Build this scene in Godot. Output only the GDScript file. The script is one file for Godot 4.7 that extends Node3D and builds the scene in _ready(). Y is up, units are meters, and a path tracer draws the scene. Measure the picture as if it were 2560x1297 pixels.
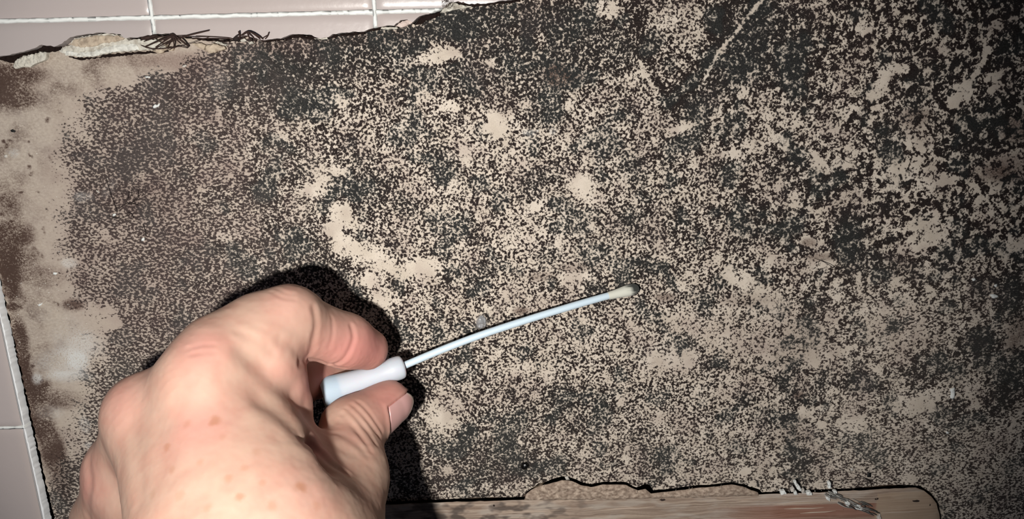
extends Node3D
# A mouldy sheet of wallboard left behind broken tiles; a left hand rubs a swab on it. All lengths below are millimetres (MM turns them into metres).
const MM := 0.001
const EYE := Vector3(117.254, -17.914, 265.893)
const FOCAL := 1846.0
const EYE_TURN := Vector3(-0.259278, -0.006997, -0.025285)
const LAMP := Vector3(69.5, -52.0, 266.0)
const LAMP_AIM := Vector3(85.0, -94.0, 0.0)
var eye_basis := Basis.from_euler(EYE_TURN)
var rng := RandomNumberGenerator.new()
var used := {}

func _ready() -> void:
	rng.seed = 20471
	# --- camera, surroundings, lamp
	var cam := Camera3D.new()
	cam.name = "camera"
	cam.fov = rad_to_deg(2.0 * atan(648.5 / FOCAL))
	cam.near = 0.01
	cam.far = 20.0
	cam.position = EYE * MM
	cam.basis = eye_basis
	add_child(cam)
	cam.current = true
	var env := Environment.new()
	env.background_mode = Environment.BG_COLOR
	env.background_color = Color(0.66, 0.74, 0.88)  # dim bluish fill, let into the room through the added doorway
	env.background_energy_multiplier = 0.45
	env.tonemap_mode = Environment.TONE_MAPPER_LINEAR
	env.tonemap_exposure = 1.0
	env.sdfgi_enabled = true
	env.ssao_enabled = true
	env.ssil_enabled = true
	var we := WorldEnvironment.new()
	we.name = "surroundings"
	we.environment = env
	add_child(we)
	make_torch()
	# --- the setting
	make_wallboard()
	make_cavity()
	make_tiles()
	# --- things
	make_plank()
	make_torn_strip()
	make_plaster()
	make_fibres()
	make_hand()
	make_swab()
	make_flakes()
	make_small_things()
	make_grit()

# ------------------------------------------------------------------ helpers
func at(px: float, py: float, h := 0.0) -> Vector3:   # a place read off the photograph, h above the wallboard, as a point in millimetres
	var d := eye_basis * Vector3((px - 1280.0) / FOCAL, (648.5 - py) / FOCAL, -1.0)
	return EYE + d * ((h - EYE.z) / d.z)

func flat(px: float, py: float, h := 0.0) -> Vector2:
	var p := at(px, py, h)
	return Vector2(p.x, p.y)

func flats(list: Array, h := 0.0) -> PackedVector2Array:
	var out := PackedVector2Array()
	for i in range(0, list.size(), 2):
		out.append(flat(list[i], list[i + 1], h))
	return out

func numbered(called: String) -> String:
	if not used.has(called):
		used[called] = 0
		return called
	used[called] += 1
	return "%s_%03d" % [called, used[called]]

func tag(o: Node, label: String, category: String, group := "", kind := "") -> void:
	o.set_meta("label", label)
	o.set_meta("category", category)
	if group: o.set_meta("group", group)
	if kind: o.set_meta("kind", kind)

func thing(called: String, where: Vector3, label: String, category: String, group := "", kind := "") -> Node3D:
	var o := Node3D.new()
	o.name = numbered(called)
	o.position = where * MM
	add_child(o, true)
	tag(o, label, category, group, kind)
	return o

func obj(called: String, mesh: Mesh, m: Material, parent: Node = null, where := Vector3.ZERO) -> MeshInstance3D:
	var o := MeshInstance3D.new()
	o.name = numbered(called) if parent == null else called
	o.mesh = mesh
	if m: o.material_override = m
	o.position = where * MM
	if parent: parent.add_child(o, true)
	else: add_child(o, true)
	return o

func mat(c: Color, rough := 0.8, spec := 0.5) -> StandardMaterial3D:
	var m := StandardMaterial3D.new()
	m.albedo_color = c
	m.roughness = rough
	m.metallic_specular = spec
	return m

# vertices in millimetres round «base», triangles counter-clockwise seen from outside
class Shape:
	var v := PackedVector3Array()
	var t := PackedInt32Array()
	var uv := PackedVector2Array()
	var c := PackedColorArray()
	func tri(a: int, b: int, d: int) -> void:
		t.append(a); t.append(b); t.append(d)
	func quad(a: int, b: int, d: int, e: int) -> void:
		tri(a, b, d); tri(a, d, e)
	func normals() -> PackedVector3Array:
		var n := PackedVector3Array()
		n.resize(v.size())
		for i in range(0, t.size(), 3):
			var f := (v[t[i + 1]] - v[t[i]]).cross(v[t[i + 2]] - v[t[i]])
			n[t[i]] += f; n[t[i + 1]] += f; n[t[i + 2]] += f
		for i in n.size(): n[i] = n[i].normalized() if n[i].length_squared() > 0.0 else Vector3.BACK
		return n
	func split() -> void:    # flat shading: every triangle its own corners
		var w := PackedVector3Array(); var u := PackedVector2Array(); var k := PackedColorArray(); var s := PackedInt32Array()
		for i in t.size():
			w.append(v[t[i]]); s.append(i)
			if uv.size(): u.append(uv[t[i]])
			if c.size(): k.append(c[t[i]])
		v = w; t = s; uv = u; c = k
	func arrays(base := Vector3.ZERO, given := PackedVector3Array()) -> Array:
		var a := []
		a.resize(Mesh.ARRAY_MAX)
		var n := given if given.size() else normals()
		var w := PackedVector3Array()
		w.resize(v.size())
		for i in v.size(): w[i] = (v[i] - base) * 0.001
		var s := t.duplicate()
		for i in range(0, s.size(), 3):
			var k := s[i + 1]
			s[i + 1] = s[i + 2]; s[i + 2] = k
		a[Mesh.ARRAY_VERTEX] = w; a[Mesh.ARRAY_NORMAL] = n; a[Mesh.ARRAY_INDEX] = s
		if uv.size(): a[Mesh.ARRAY_TEX_UV] = uv
		if c.size(): a[Mesh.ARRAY_COLOR] = c
		return a
	func mesh(base := Vector3.ZERO, given := PackedVector3Array()) -> ArrayMesh:
		var m := ArrayMesh.new()
		m.add_surface_from_arrays(Mesh.PRIMITIVE_TRIANGLES, arrays(base, given))
		return m

func tube(s: Shape, path: PackedVector3Array, radii: Array, sides := 8, caps := true) -> void:
	var first := s.v.size()
	var n := path.size()
	var side := Vector3.ZERO
	for i in n:
		var d := (path[mini(i + 1, n - 1)] - path[maxi(i - 1, 0)]).normalized()
		if i == 0: side = d.cross(Vector3.BACK if absf(d.z) < 0.9 else Vector3.UP).normalized()
		side = (side - d * side.dot(d)).normalized()
		var up := d.cross(side)
		var r: float = radii[mini(i, radii.size() - 1)]
		for k in sides:
			var a := TAU * k / sides
			s.v.append(path[i] + (side * cos(a) + up * sin(a)) * r)
	for i in n - 1:
		for k in sides:
			var a := first + i * sides + k
			var b := first + i * sides + (k + 1) % sides
			s.quad(a, b, b + sides, a + sides)
	if caps:
		var c0 := s.v.size()
		s.v.append(path[0]); s.v.append(path[n - 1])
		for k in sides:
			s.tri(c0, first + (k + 1) % sides, first + k)
			s.tri(c0 + 1, first + (n - 1) * sides + k, first + (n - 1) * sides + (k + 1) % sides)

func smooth_path(points: PackedVector3Array, steps: int) -> PackedVector3Array:
	var out := PackedVector3Array()
	var n := points.size()
	for i in n - 1:
		for k in steps:
			out.append(points[i].cubic_interpolate(points[i + 1], points[maxi(i - 1, 0)], points[mini(i + 2, n - 1)], float(k) / steps))
	out.append(points[n - 1])
	return out

func jagged(points: PackedVector2Array, step: float, amount: float, closed := false) -> PackedVector2Array:   # a broken edge: points every «step», pushed to and fro
	var out := PackedVector2Array()
	var n := points.size()
	for i in (n if closed else n - 1):
		var a := points[i]
		var b := points[(i + 1) % n]
		var d := b - a
		var k := maxi(1, int(d.length() / step))
		var side := Vector2(-d.y, d.x).normalized()
		for j in k:
			out.append(a + d * ((j + (rng.randf_range(-0.3, 0.3) if j else 0.0)) / k) + side * (rng.randf_range(-amount, amount) if j or i else 0.0))
	if not closed: out.append(points[n - 1])
	return out

# a rough slab lying on the wallboard: outline in millimetres, from z0 up to z1, its top broken by noise
func slab(outline: PackedVector2Array, z0: float, z1: float, rough := 0.3, cell := 1.2, bevel := 0.6, seed_ := 1, tilt := Vector2.ZERO, grain := 0.35) -> Shape:
	var s := Shape.new()
	if Geometry2D.is_polygon_clockwise(outline): outline.reverse()
	var noise := FastNoiseLite.new()
	noise.seed = seed_; noise.frequency = grain; noise.fractal_octaves = 3
	var box := Rect2(outline[0], Vector2.ZERO)
	for p in outline: box = box.expand(p)
	var pts := outline.duplicate()
	var y := box.position.y
	while y < box.end.y:
		var x := box.position.x
		while x < box.end.x:
			var p := Vector2(x + rng.randf_range(-0.35, 0.35) * cell, y + rng.randf_range(-0.35, 0.35) * cell)
			if Geometry2D.is_point_in_polygon(p, outline) and edge_distance(p, outline) > cell * 0.35: pts.append(p)
			x += cell
		y += cell
	var mid := box.get_center()
	for p in pts:
		var e := clampf(edge_distance(p, outline) / maxf(bevel, 0.01), 0.0, 1.0)
		var z := z1 - (1.0 - sqrt(1.0 - (1.0 - e) * (1.0 - e))) * minf(bevel, (z1 - z0) * 0.7) + noise.get_noise_2d(p.x, p.y) * rough + tilt.dot(p - mid)
		s.v.append(Vector3(p.x, p.y, maxf(z, z0 + 0.05)))
	var faces := Geometry2D.triangulate_delaunay(pts)
	for i in range(0, faces.size(), 3):
		var a := pts[faces[i]]
		var b := pts[faces[i + 1]]
		var d := pts[faces[i + 2]]
		if not Geometry2D.is_point_in_polygon((a + b + d) / 3.0, outline): continue
		if (b - a).cross(d - a) > 0.0: s.tri(faces[i], faces[i + 1], faces[i + 2])
		else: s.tri(faces[i], faces[i + 2], faces[i + 1])
	var n := outline.size()
	var low := s.v.size()
	for p in outline: s.v.append(Vector3(p.x, p.y, z0))
	for i in n: s.quad(low + i, low + (i + 1) % n, (i + 1) % n, i)
	return s

func edge_distance(p: Vector2, outline: PackedVector2Array) -> float:
	var best := 1e9
	for i in outline.size():
		best = minf(best, p.distance_squared_to(Geometry2D.get_closest_point_to_segment(p, outline[i], outline[(i + 1) % outline.size()])))
	return sqrt(best)

func centre(outline: PackedVector2Array, z := 0.0) -> Vector3:
	var c := Vector2.ZERO
	for p in outline: c += p
	c /= outline.size()
	return Vector3(c.x, c.y, z)

func lathe(s: Shape, a: Vector3, b: Vector3, profile: Array, sides := 32) -> void:   # profile: [along 0..1, radius] pairs, turned round the line from a to b
	var d := (b - a).normalized()
	var side := d.cross(Vector3.BACK).normalized()
	var up := d.cross(side)
	var first := s.v.size()
	for p in profile:
		for k in sides:
			var w := TAU * k / sides
			s.v.append(a + (b - a) * p[0] + (side * cos(w) + up * sin(w)) * p[1])
	for i in profile.size() - 1:
		for k in sides:
			var j := first + i * sides + k
			var l := first + i * sides + (k + 1) % sides
			s.quad(j, l, l + sides, j + sides)

# ------------------------------------------------------------------ lamp
func make_torch() -> void:
	var aim := (LAMP_AIM - LAMP).normalized()
	var o := thing("torch", LAMP, "small black hand torch with a white lens held beside the camera", "torch")
	# a deep hood round a small white diode: the hood's rim is what ends the pool of light
	var s := Shape.new()
	lathe(s, -aim * 1.5, aim * 25.0, [[0.0, 0.01], [0.0, 19.0], [1.0, 20.0], [1.0, 22.0], [0.0, 22.0], [-0.6, 22.0], [-1.0, 15.0], [-4.0, 15.0], [-4.1, 13.5], [-4.1, 0.01]])
	obj("body", s.mesh(), mat(Color(0.03, 0.03, 0.032), 0.7, 0.2), o)
	var f := Shape.new()
	lathe(f, -aim * 0.5, -aim * 1.4, [[0.0, 0.01], [0.0, 4.6], [1.0, 5.0]])
	var g := mat(Color(0.9, 0.9, 0.9), 0.4)
	g.emission_enabled = true
	g.emission = Color(1.0, 0.985, 0.96)
	g.emission_energy_multiplier = 1.0
	obj("lamp_lens", f.mesh(), g, o)
	var l := AreaLight3D.new()
	l.name = "torch_light"
	l.area_size = Vector2(0.008, 0.008)
	l.light_color = Color(1.0, 0.985, 0.96)
	l.light_energy = 0.100
	l.area_normalize_energy = true
	l.area_range = 3.0
	l.area_attenuation = 2.0
	l.shadow_enabled = true
	add_child(l)
	l.look_at_from_position(LAMP * MM, LAMP_AIM * MM, Vector3.UP)

# ------------------------------------------------------------------ wallboard
const TX := 1440
const TY := 1360
const TEXEL := 0.155
const WALL_X := -104.0
const WALL_TOP := 3.2     # the texture's top edge
const CX := 720
const CY := 340
var ctrl: Array = []      # eight layers of 720 x 340: density, felt, purple, coarse, stain, scrape, streak, smudge
var noise_px: Array = []
var big_px: Array = []
var tex_out: Array = []

func paint(layer: int, px: float, py: float, rx: float, ry: float, amount: float, turn := 0.0, hard := 1.0) -> void:
	var c := flat(px, py)
	var k := 0.146
	var a := rx * k / (TEXEL * 4.0)
	var b := ry * k / (TEXEL * 4.0)
	var cx := (c.x - WALL_X) / (TEXEL * 4.0)
	var cy := (WALL_TOP - c.y) / (TEXEL * 4.0)
	var r := maxf(a, b) * 1.6
	var ct := cos(deg_to_rad(turn))
	var st := sin(deg_to_rad(turn))
	var arr: PackedFloat32Array = ctrl[layer]
	for y in range(maxi(0, int(cy - r)), mini(CY, int(cy + r) + 1)):
		for x in range(maxi(0, int(cx - r)), mini(CX, int(cx + r) + 1)):
			var u := ((x - cx) * ct + (y - cy) * st) / a
			var v := (-(x - cx) * st + (y - cy) * ct) / b
			var d := sqrt(u * u + v * v)
			var f := 1.0 - smoothstep(1.0 - 0.65 / hard, 1.0 + 0.55 / hard, d)
			if f > 0.0: arr[y * CX + x] += amount * f
	ctrl[layer] = arr

func stroke(layer: int, pts: Array, width: float, amount: float, hard := 1.0) -> void:
	var k := 0.146 / (TEXEL * 4.0)
	var w := width * 0.5 * k
	var arr: PackedFloat32Array = ctrl[layer]
	var line := PackedVector2Array()
	for i in range(0, pts.size(), 2):
		var c := flat(pts[i], pts[i + 1])
		line.append(Vector2((c.x - WALL_X) / (TEXEL * 4.0), (WALL_TOP - c.y) / (TEXEL * 4.0)))
	var box := Rect2(line[0], Vector2.ZERO)
	for p in line: box = box.expand(p)
	box = box.grow(w * 1.8 + 1.0)
	for y in range(maxi(0, int(box.position.y)), mini(CY, int(box.end.y) + 1)):
		for x in range(maxi(0, int(box.position.x)), mini(CX, int(box.end.x) + 1)):
			var best := 1e9
			for i in line.size() - 1:
				best = minf(best, Vector2(x, y).distance_to(Geometry2D.get_closest_point_to_segment(Vector2(x, y), line[i], line[i + 1])))
			var f := 1.0 - smoothstep(1.0 - 0.65 / hard, 1.0 + 0.55 / hard, best / w)
			if f > 0.0: arr[y * CX + x] += amount * f
	ctrl[layer] = arr

func bend(y: float, table: Array) -> float:
	for i in range(0, table.size() - 2, 2):
		if y <= table[i + 2]: return lerpf(table[i + 1], table[i + 3], clampf((y - table[i]) / (table[i + 2] - table[i]), 0.0, 1.0))
	return table[table.size() - 1]

func layer_noise(sd: int, freq: float, octaves: int, x0: int, w := TX, h := TY, warp := 0.0, gain := 0.5) -> PackedByteArray:
	var n := FastNoiseLite.new()
	n.noise_type = FastNoiseLite.TYPE_SIMPLEX_SMOOTH
	n.seed = sd; n.frequency = freq
	n.fractal_type = FastNoiseLite.FRACTAL_FBM if octaves > 1 else FastNoiseLite.FRACTAL_NONE
	n.fractal_octaves = octaves
	n.fractal_gain = gain
	if warp > 0.0:
		n.domain_warp_enabled = true
		n.domain_warp_amplitude = warp
		n.domain_warp_frequency = freq * 1.3
		n.domain_warp_fractal_octaves = 1
	n.offset = Vector3(x0, 0, 0)
	return n.get_image(w, h, false, false, false).get_data()

func wall_controls() -> void:
	for i in 8:
		var a := PackedFloat32Array()
		a.resize(CX * CY)
		ctrl.append(a)
	var low := FastNoiseLite.new()
	low.seed = 5; low.frequency = 0.045; low.fractal_octaves = 3
	var low2 := FastNoiseLite.new()
	low2.seed = 9; low2.frequency = 0.028; low2.fractal_octaves = 3
	# the clean margin at the left: how far right it reaches at each height of the photograph
	var margin := [0.0, 700.0, 140.0, 470.0, 175.0, 390.0, 205.0, 310.0, 250.0, 190.0, 400.0, 150.0, 600.0, 128.0, 700.0, 160.0, 800.0, 215.0, 900.0, 200.0, 1000.0, 190.0, 1100.0, 150.0, 1200.0, 100.0, 1300.0, 60.0]
	var inv := eye_basis.inverse()
	var fl: PackedFloat32Array = ctrl[0]
	var felt: PackedFloat32Array = ctrl[1]
	var purple: PackedFloat32Array = ctrl[2]
	var coarse: PackedFloat32Array = ctrl[3]
	var streak: PackedFloat32Array = ctrl[6]
	var stain: PackedFloat32Array = ctrl[4]
	for y in CY:
		for x in CX:
			var q := inv * (Vector3(WALL_X + x * TEXEL * 4.0, WALL_TOP - y * TEXEL * 4.0, 0.0) - EYE)
			var px := 1280.0 + FOCAL * q.x / -q.z
			var py := 648.5 - FOCAL * q.y / -q.z
			var i := y * CX + x
			var n := low.get_noise_2d(x, y)
			var m := low2.get_noise_2d(x, y)
			var edge := px - bend(py, margin) + n * 60.0 + 45.0
			var grown := smoothstep(-80.0, 150.0, edge)
			var d := 0.55 + 0.10 * n + 0.08 * m
			# thinner in the middle and lower right, thicker along the top and the left
			d -= 0.06 * exp(-pow((px - 1280.0) / 420.0, 2.0) - pow((py - 560.0) / 300.0, 2.0))
			d -= 0.06 * smoothstep(1100.0, 1700.0, px) * smoothstep(620.0, 900.0, py)
			d += 0.12 * (1.0 - smoothstep(60.0, 320.0, py - (1300.0 - px) * 0.05))
			d += 0.06 * (1.0 - smoothstep(300.0, 900.0, px))
			fl[i] = lerpf(-0.6, d, grown)
			felt[i] = 0.9 * smoothstep(0.12, 0.5, m * 1.1 + n * 0.5)
			purple[i] = 0.75 * (1.0 - smoothstep(380.0, 820.0, px + n * 180.0)) * (1.0 - 0.6 * smoothstep(800.0, 950.0, py)) + 0.35 * smoothstep(0.1, 0.5, -m)
			coarse[i] = 0.85 * smoothstep(1500.0, 2300.0, px + m * 300.0) * (1.0 - 0.5 * smoothstep(500.0, 800.0, py)) + 0.25 * smoothstep(0.1, 0.5, n)
			purple[i] *= grown
			streak[i] = (1.0 - smoothstep(350.0, 950.0, px + n * 200.0)) + 0.5 * smoothstep(1900.0, 2200.0, px) * smoothstep(550.0, 800.0, py) + 0.35 * smoothstep(980.0, 1150.0, py)
			stain[i] = (0.20 + 0.32 * smoothstep(-0.2, 0.6, n)) * (1.0 - grown)
	ctrl[0] = fl; ctrl[1] = felt; ctrl[2] = purple; ctrl[3] = coarse; ctrl[6] = streak; ctrl[4] = stain
	# thick growth
	for e in [[600, 200, 200, 70, .16, 0], [860, 140, 190, 55, .18, -5], [1080, 80, 130, 45, .24, -15], [1260, 60, 180, 55, .26, 0], [1440, 110, 140, 80, .2, 0], [1330, 190, 110, 60, .16, 0], [300, 380, 130, 150, .16, 0], [760, 620, 120, 60, .14, 20],
			[900, 480, 70, 90, .1, 20], [1900, 90, 130, 90, .2, 0], [2300, 190, 90, 60, .15, 0], [2455, 300, 90, 110, .26, 20], [2510, 60, 60, 100, .24, 0], [2040, 570, 120, 70, .24, 10], [2125, 610, 38, 80, .3, 0], [1880, 560, 80, 50, .16, 0],
			[2545, 730, 40, 90, .24, 0], [2520, 960, 50, 90, .36, 20], [2200, 660, 70, 40, .2, 0], [1650, 560, 70, 60, .08, 0], [1160, 690, 60, 40, .1, 0], [1310, 1165, 50, 35, .28, 0], [1200, 1130, 90, 60, .14, 0], [1100, 1180, 60, 40, .14, 0], [1240, 1180, 90, 30, .16, 0],
			[1400, 1010, 120, 60, .08, 0], [2160, 960, 60, 30, .2, 0], [1990, 990, 40, 30, .2, 0], [2440, 860, 50, 40, .22, 0], [2300, 930, 90, 30, .14, 0], [450, 640, 130, 60, .1, 0], [560, 760, 120, 60, .08, -20], [340, 1000, 80, 120, .12, 0], [220, 1180, 90, 70, .16, 0],
			[1620, 670, 60, 25, .2, 20], [1770, 250, 60, 40, .06, 0], [1010, 960, 60, 60, .1, 0], [1490, 740, 60, 30, .12, 0], [1560, 1000, 60, 40, .08, 0], [1850, 120, 50, 120, .2, 30], [1960, 420, 60, 40, .12, 0], [2100, 470, 60, 40, .14, 0]]:
		paint(0, e[0], e[1], e[2], e[3], e[4], e[5])
		paint(1, e[0], e[1], e[2], e[3], minf(0.7, e[4] * 2.2), e[5])
	# clean patches, with the ragged edge that the growth leaves
	for e in [[1095, 132, 42, 22, -.75, -12], [1020, 150, 45, 14, -.45, -10], [1240, 312, 24, 34, -.42, 20], [1228, 295, 10, 26, -.4, -20], [1215, 325, 60, 22, -.2, 0], [1450, 460, 32, 26, -.55, 10], [1480, 490, 30, 16, -.3, 0], [840, 425, 20, 12, -.5, 0], [812, 458, 24, 20, -.4, 0], [850, 535, 26, 32, -.5, 0],
			[830, 572, 26, 16, -.4, 0], [872, 610, 45, 26, -.3, 20], [930, 640, 70, 32, -.24, 10], [990, 665, 50, 30, -.2, 0], [890, 560, 25, 20, -.3, 0], [1120, 265, 26, 18, -.35, 0], [1280, 95, 12, 26, -.5, 10], [1348, 95, 13, 20, -.5, 0], [1500, 22, 12, 22, -.6, 0], [1528, 24, 16, 22, -.7, 0],
			[1060, 668, 46, 24, -.3, -10], [1310, 590, 60, 24, -.2, -10], [1440, 690, 46, 14, -.3, 0], [1700, 320, 40, 12, -.4, -25], [1845, 695, 40, 22, -.45, 20], [1880, 725, 50, 20, -.25, 20], [1760, 800, 90, 46, -.12, 0], [1680, 895, 80, 28, -.22, -8], [1890, 770, 110, 40, -.10, 0],
			[1960, 860, 120, 70, -.10, 0], [1800, 850, 60, 30, -.12, 0], [2010, 600, 18, 16, -.5, 0], [2050, 535, 24, 22, -.55, 0], [2040, 585, 36, 30, -.4, 0], [1930, 545, 18, 13, -.6, 0], [2050, 650, 34, 22, -.4, 0], [2090, 720, 20, 40, -.3, 0], [2110, 490, 14, 14, -.5, 0], [2105, 405, 26, 18, -.3, 0],
			[2040, 400, 24, 20, -.55, 20], [2210, 185, 18, 26, -.6, 0], [2250, 170, 26, 14, -.5, 10], [2280, 365, 26, 16, -.5, 0], [2405, 225, 26, 26, -.6, 45], [2380, 255, 14, 18, -.5, 0], [2430, 240, 18, 14, -.4, 0], [2470, 190, 26, 14, -.5, 0], [2490, 210, 20, 14, -.4, 0], [2380, 115, 40, 22, -.3, 0],
			[2250, 430, 70, 36, -.28, 0], [2350, 450, 40, 16, -.4, 0], [2160, 60, 22, 20, -.35, 0], [2480, 90, 16, 46, -.4, 10], [2155, 75, 22, 10, -.4, 0], [2340, 560, 70, 40, -.22, 0], [2300, 600, 40, 40, -.2, 0], [2230, 800, 80, 80, -.16, 0], [2380, 980, 60, 40, -.14, 0], [2280, 1010, 50, 30, -.28, 0], [2130, 1060, 40, 30, -.28, 0], [2010, 1030, 30, 20, -.3, 0],
			[1110, 1060, 45, 40, -.3, 0], [1085, 1030, 36, 40, -.22, 0], [1150, 1230, 50, 16, -.2, 0], [1310, 920, 70, 20, -.2, 0], [1450, 860, 60, 20, -.12, 0], [1862, 1176, 14, 12, -.6, 0], [270, 775, 22, 10, -.6, 0], [278, 805, 24, 18, -.9, 0], [352, 440, 20, 14, -.4, 40], [390, 480, 16, 12, -.3, 0],
			[640, 620, 30, 12, -.2, 0], [560, 590, 30, 16, -.2, 0], [960, 740, 40, 22, -.28, 0], [930, 700, 40, 18, -.3, 0], [1640, 45, 50, 22, -.12, 0], [1700, 60, 70, 50, -.22, 0], [1740, 110, 46, 36, -.12, 0], [1630, 180, 12, 26, -.4, -20], [1590, 190, 26, 22, -.3, 0]]:
		paint(0, e[0], e[1], e[2], e[3], e[4] * (0.85 if e[0] < 1800 else 0.7), e[5], 1.6)
		paint(1, e[0], e[1], e[2] * 1.2, e[3] * 1.2, e[4] * 1.5, e[5])
	var patch := RandomNumberGenerator.new()
	patch.seed = 77
	for i in 420:
		var r := patch.randf_range(5.0, 16.0)
		paint(0, patch.randf_range(250, 2560), patch.randf_range(120, 1240), r * patch.randf_range(0.8, 2.0), r, patch.randf_range(-0.30, -0.08), patch.randf_range(0, 180), 1.6)
	for i in 170:
		var r := patch.randf_range(12.0, 38.0)
		var x := patch.randf_range(250, 2560)
		var y := patch.randf_range(100, 1240)
		var t := patch.randf_range(0, 180)
		paint(0, x, y, r * 1.4, r, patch.randf_range(0.06, 0.20), t)
		paint(1, x, y, r * 1.4, r, patch.randf_range(0.2, 0.7), t)
	# the growth that follows a shield-shaped stain, and the scraped lines beside it
	stroke(0, [1590, 0, 1592, 60, 1605, 130, 1630, 190, 1660, 235, 1690, 275, 1720, 255, 1750, 200, 1785, 130, 1810, 50, 1800, 20], 30, 0.34)
	stroke(0, [1590, 40, 1600, 110, 1640, 200, 1690, 290], 16, 0.3)
	paint(0, 1715, 190, 55, 80, 0.08)
	paint(0, 1700, 250, 40, 50, 0.14)
	paint(0, 1820, 60, 46, 70, 0.12)
	stroke(0, [1905, -5, 1880, 25, 1850, 60, 1835, 85, 1810, 108, 1790, 135, 1772, 170, 1762, 188], 11.5, -0.8, 2.5)
	stroke(0, [1600, 150, 1615, 190, 1632, 212, 1650, 240, 1665, 265], 9, -0.6, 2.0)
	stroke(0, [1760, 195, 1740, 225, 1722, 250], 9, -0.5, 2.5)
	stroke(0, [1780, 290, 1720, 315, 1670, 322], 9, -0.36, 2.0)
	stroke(0, [1900, 150, 1875, 200, 1850, 235], 18, -0.3, 2.0)
	stroke(0, [2450, 60, 2470, 130, 2440, 180, 2400, 230, 2378, 262], 16, -0.3, 2.0)
	stroke(0, [830, 575, 880, 620, 960, 650, 1010, 690], 26, -0.16, 1.5)
	# purple-brown rim under the broken tiles
	for e in [[60, 195, 70, 40, .4], [500, 165, 60, 34, .8], [640, 130, 70, 25, .7], [760, 112, 90, 20, .7], [900, 96, 80, 16, .7], [1000, 85, 40, 12, .6], [1300, 20, 90, 14, .6], [420, 150, 60, 22, .7], [330, 150, 80, 14, .4], [2530, 310, 40, 30, .5]]:
		paint(7, e[0], e[1], e[2], e[3], e[4])
	# brown stains
	for e in [[10, 215, 60, 50, .8], [55, 245, 40, 20, .5], [40, 185, 60, 22, .7], [15, 500, 30, 50, .35], [25, 585, 50, 30, .9], [10, 645, 40, 40, .8], [50, 640, 45, 22, .5], [30, 765, 22, 10, .9], [20, 690, 20, 60, .6], [45, 850, 22, 70, .9], [62, 960, 24, 60, 1.0], [75, 990, 34, 22, .9], [105, 1060, 30, 50, 1.0], [130, 1120, 30, 60, 1.0],
			[100, 960, 26, 20, .7], [180, 760, 26, 14, .8], [145, 1180, 34, 80, .5], [1390, 182, 32, 24, 1.0], [1400, 205, 30, 16, .6], [1440, 190, 20, 10, .5], [1350, 690, 40, 14, .35], [1300, 775, 20, 12, .6], [1440, 665, 60, 12, .3], [2020, 605, 20, 12, .5], [1870, 750, 70, 20, .25], [2545, 320, 36, 34, .7], [2520, 420, 60, 40, .4], [2460, 430, 60, 20, .35],
			[2540, 830, 30, 60, .5], [1995, 985, 16, 12, .8], [2290, 290, 40, 26, .4], [1990, 860, 100, 60, .16], [2060, 640, 60, 10, .4], [330, 490, 90, 50, .35], [1660, 740, 30, 10, .5], [100, 690, 60, 30, .3], [120, 1000, 100, 26, .4], [640, 40, 30, 8, .3], [1980, 1080, 60, 50, .2], [2250, 660, 40, 30, .3]]:
		paint(4, e[0], e[1], e[2], e[3], e[4])
		if e[0] > 1200: paint(0, e[0], e[1], e[2], e[3], -0.3 * e[4])
	for k in 34:
		paint(4, patch.randf_range(0, 150), patch.randf_range(240, 960), patch.randf_range(2, 9), patch.randf_range(2, 5), patch.randf_range(0.3, 0.8), patch.randf_range(0, 180), 2.0)
	# white scrapes and dusted paint
	for e in [[180, 850, 55, 60, .35, 0], [150, 905, 70, 40, .5, 0], [195, 905, 30, 26, .4, 0], [165, 940, 70, 16, .45, 0], [90, 945, 14, 18, .7, 20], [215, 860, 50, 40, .25, 0], [120, 1030, 40, 24, .35, 0], [210, 1060, 16, 26, .5, 0], [220, 1110, 12, 10, .5, 0], [170, 655, 22, 14, .5, 0], [205, 490, 26, 14, .4, 0], [270, 470, 14, 30, .25, 40], [30, 380, 16, 12, .5, 0],
			[1200, 805, 18, 22, .35, 0], [1320, 330, 18, 8, .5, 0], [1380, 325, 10, 10, .5, 0], [120, 780, 60, 30, .15, 0], [60, 300, 90, 120, .08, 0], [1660, 890, 100, 40, .12, 0], [540, 190, 26, 30, .25, 0]]:
		paint(5, e[0], e[1], e[2], e[3], e[4], e[5], 1.5)
	# fainter, rubbed growth at the lower right
	for e in [[1900, 880, 190, 110, .3, 0], [1750, 810, 90, 40, .3, 0], [1990, 790, 100, 40, .35, 0], [2270, 840, 110, 80, .3, 0], [1680, 900, 90, 40, .35, 0], [2240, 810, 60, 60, .3, 0]]:
		paint(7, e[0], e[1], e[2], e[3], e[4] * 0.6)
		paint(6, e[0], e[1], e[2], e[3], e[4] * 0.4)

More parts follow.
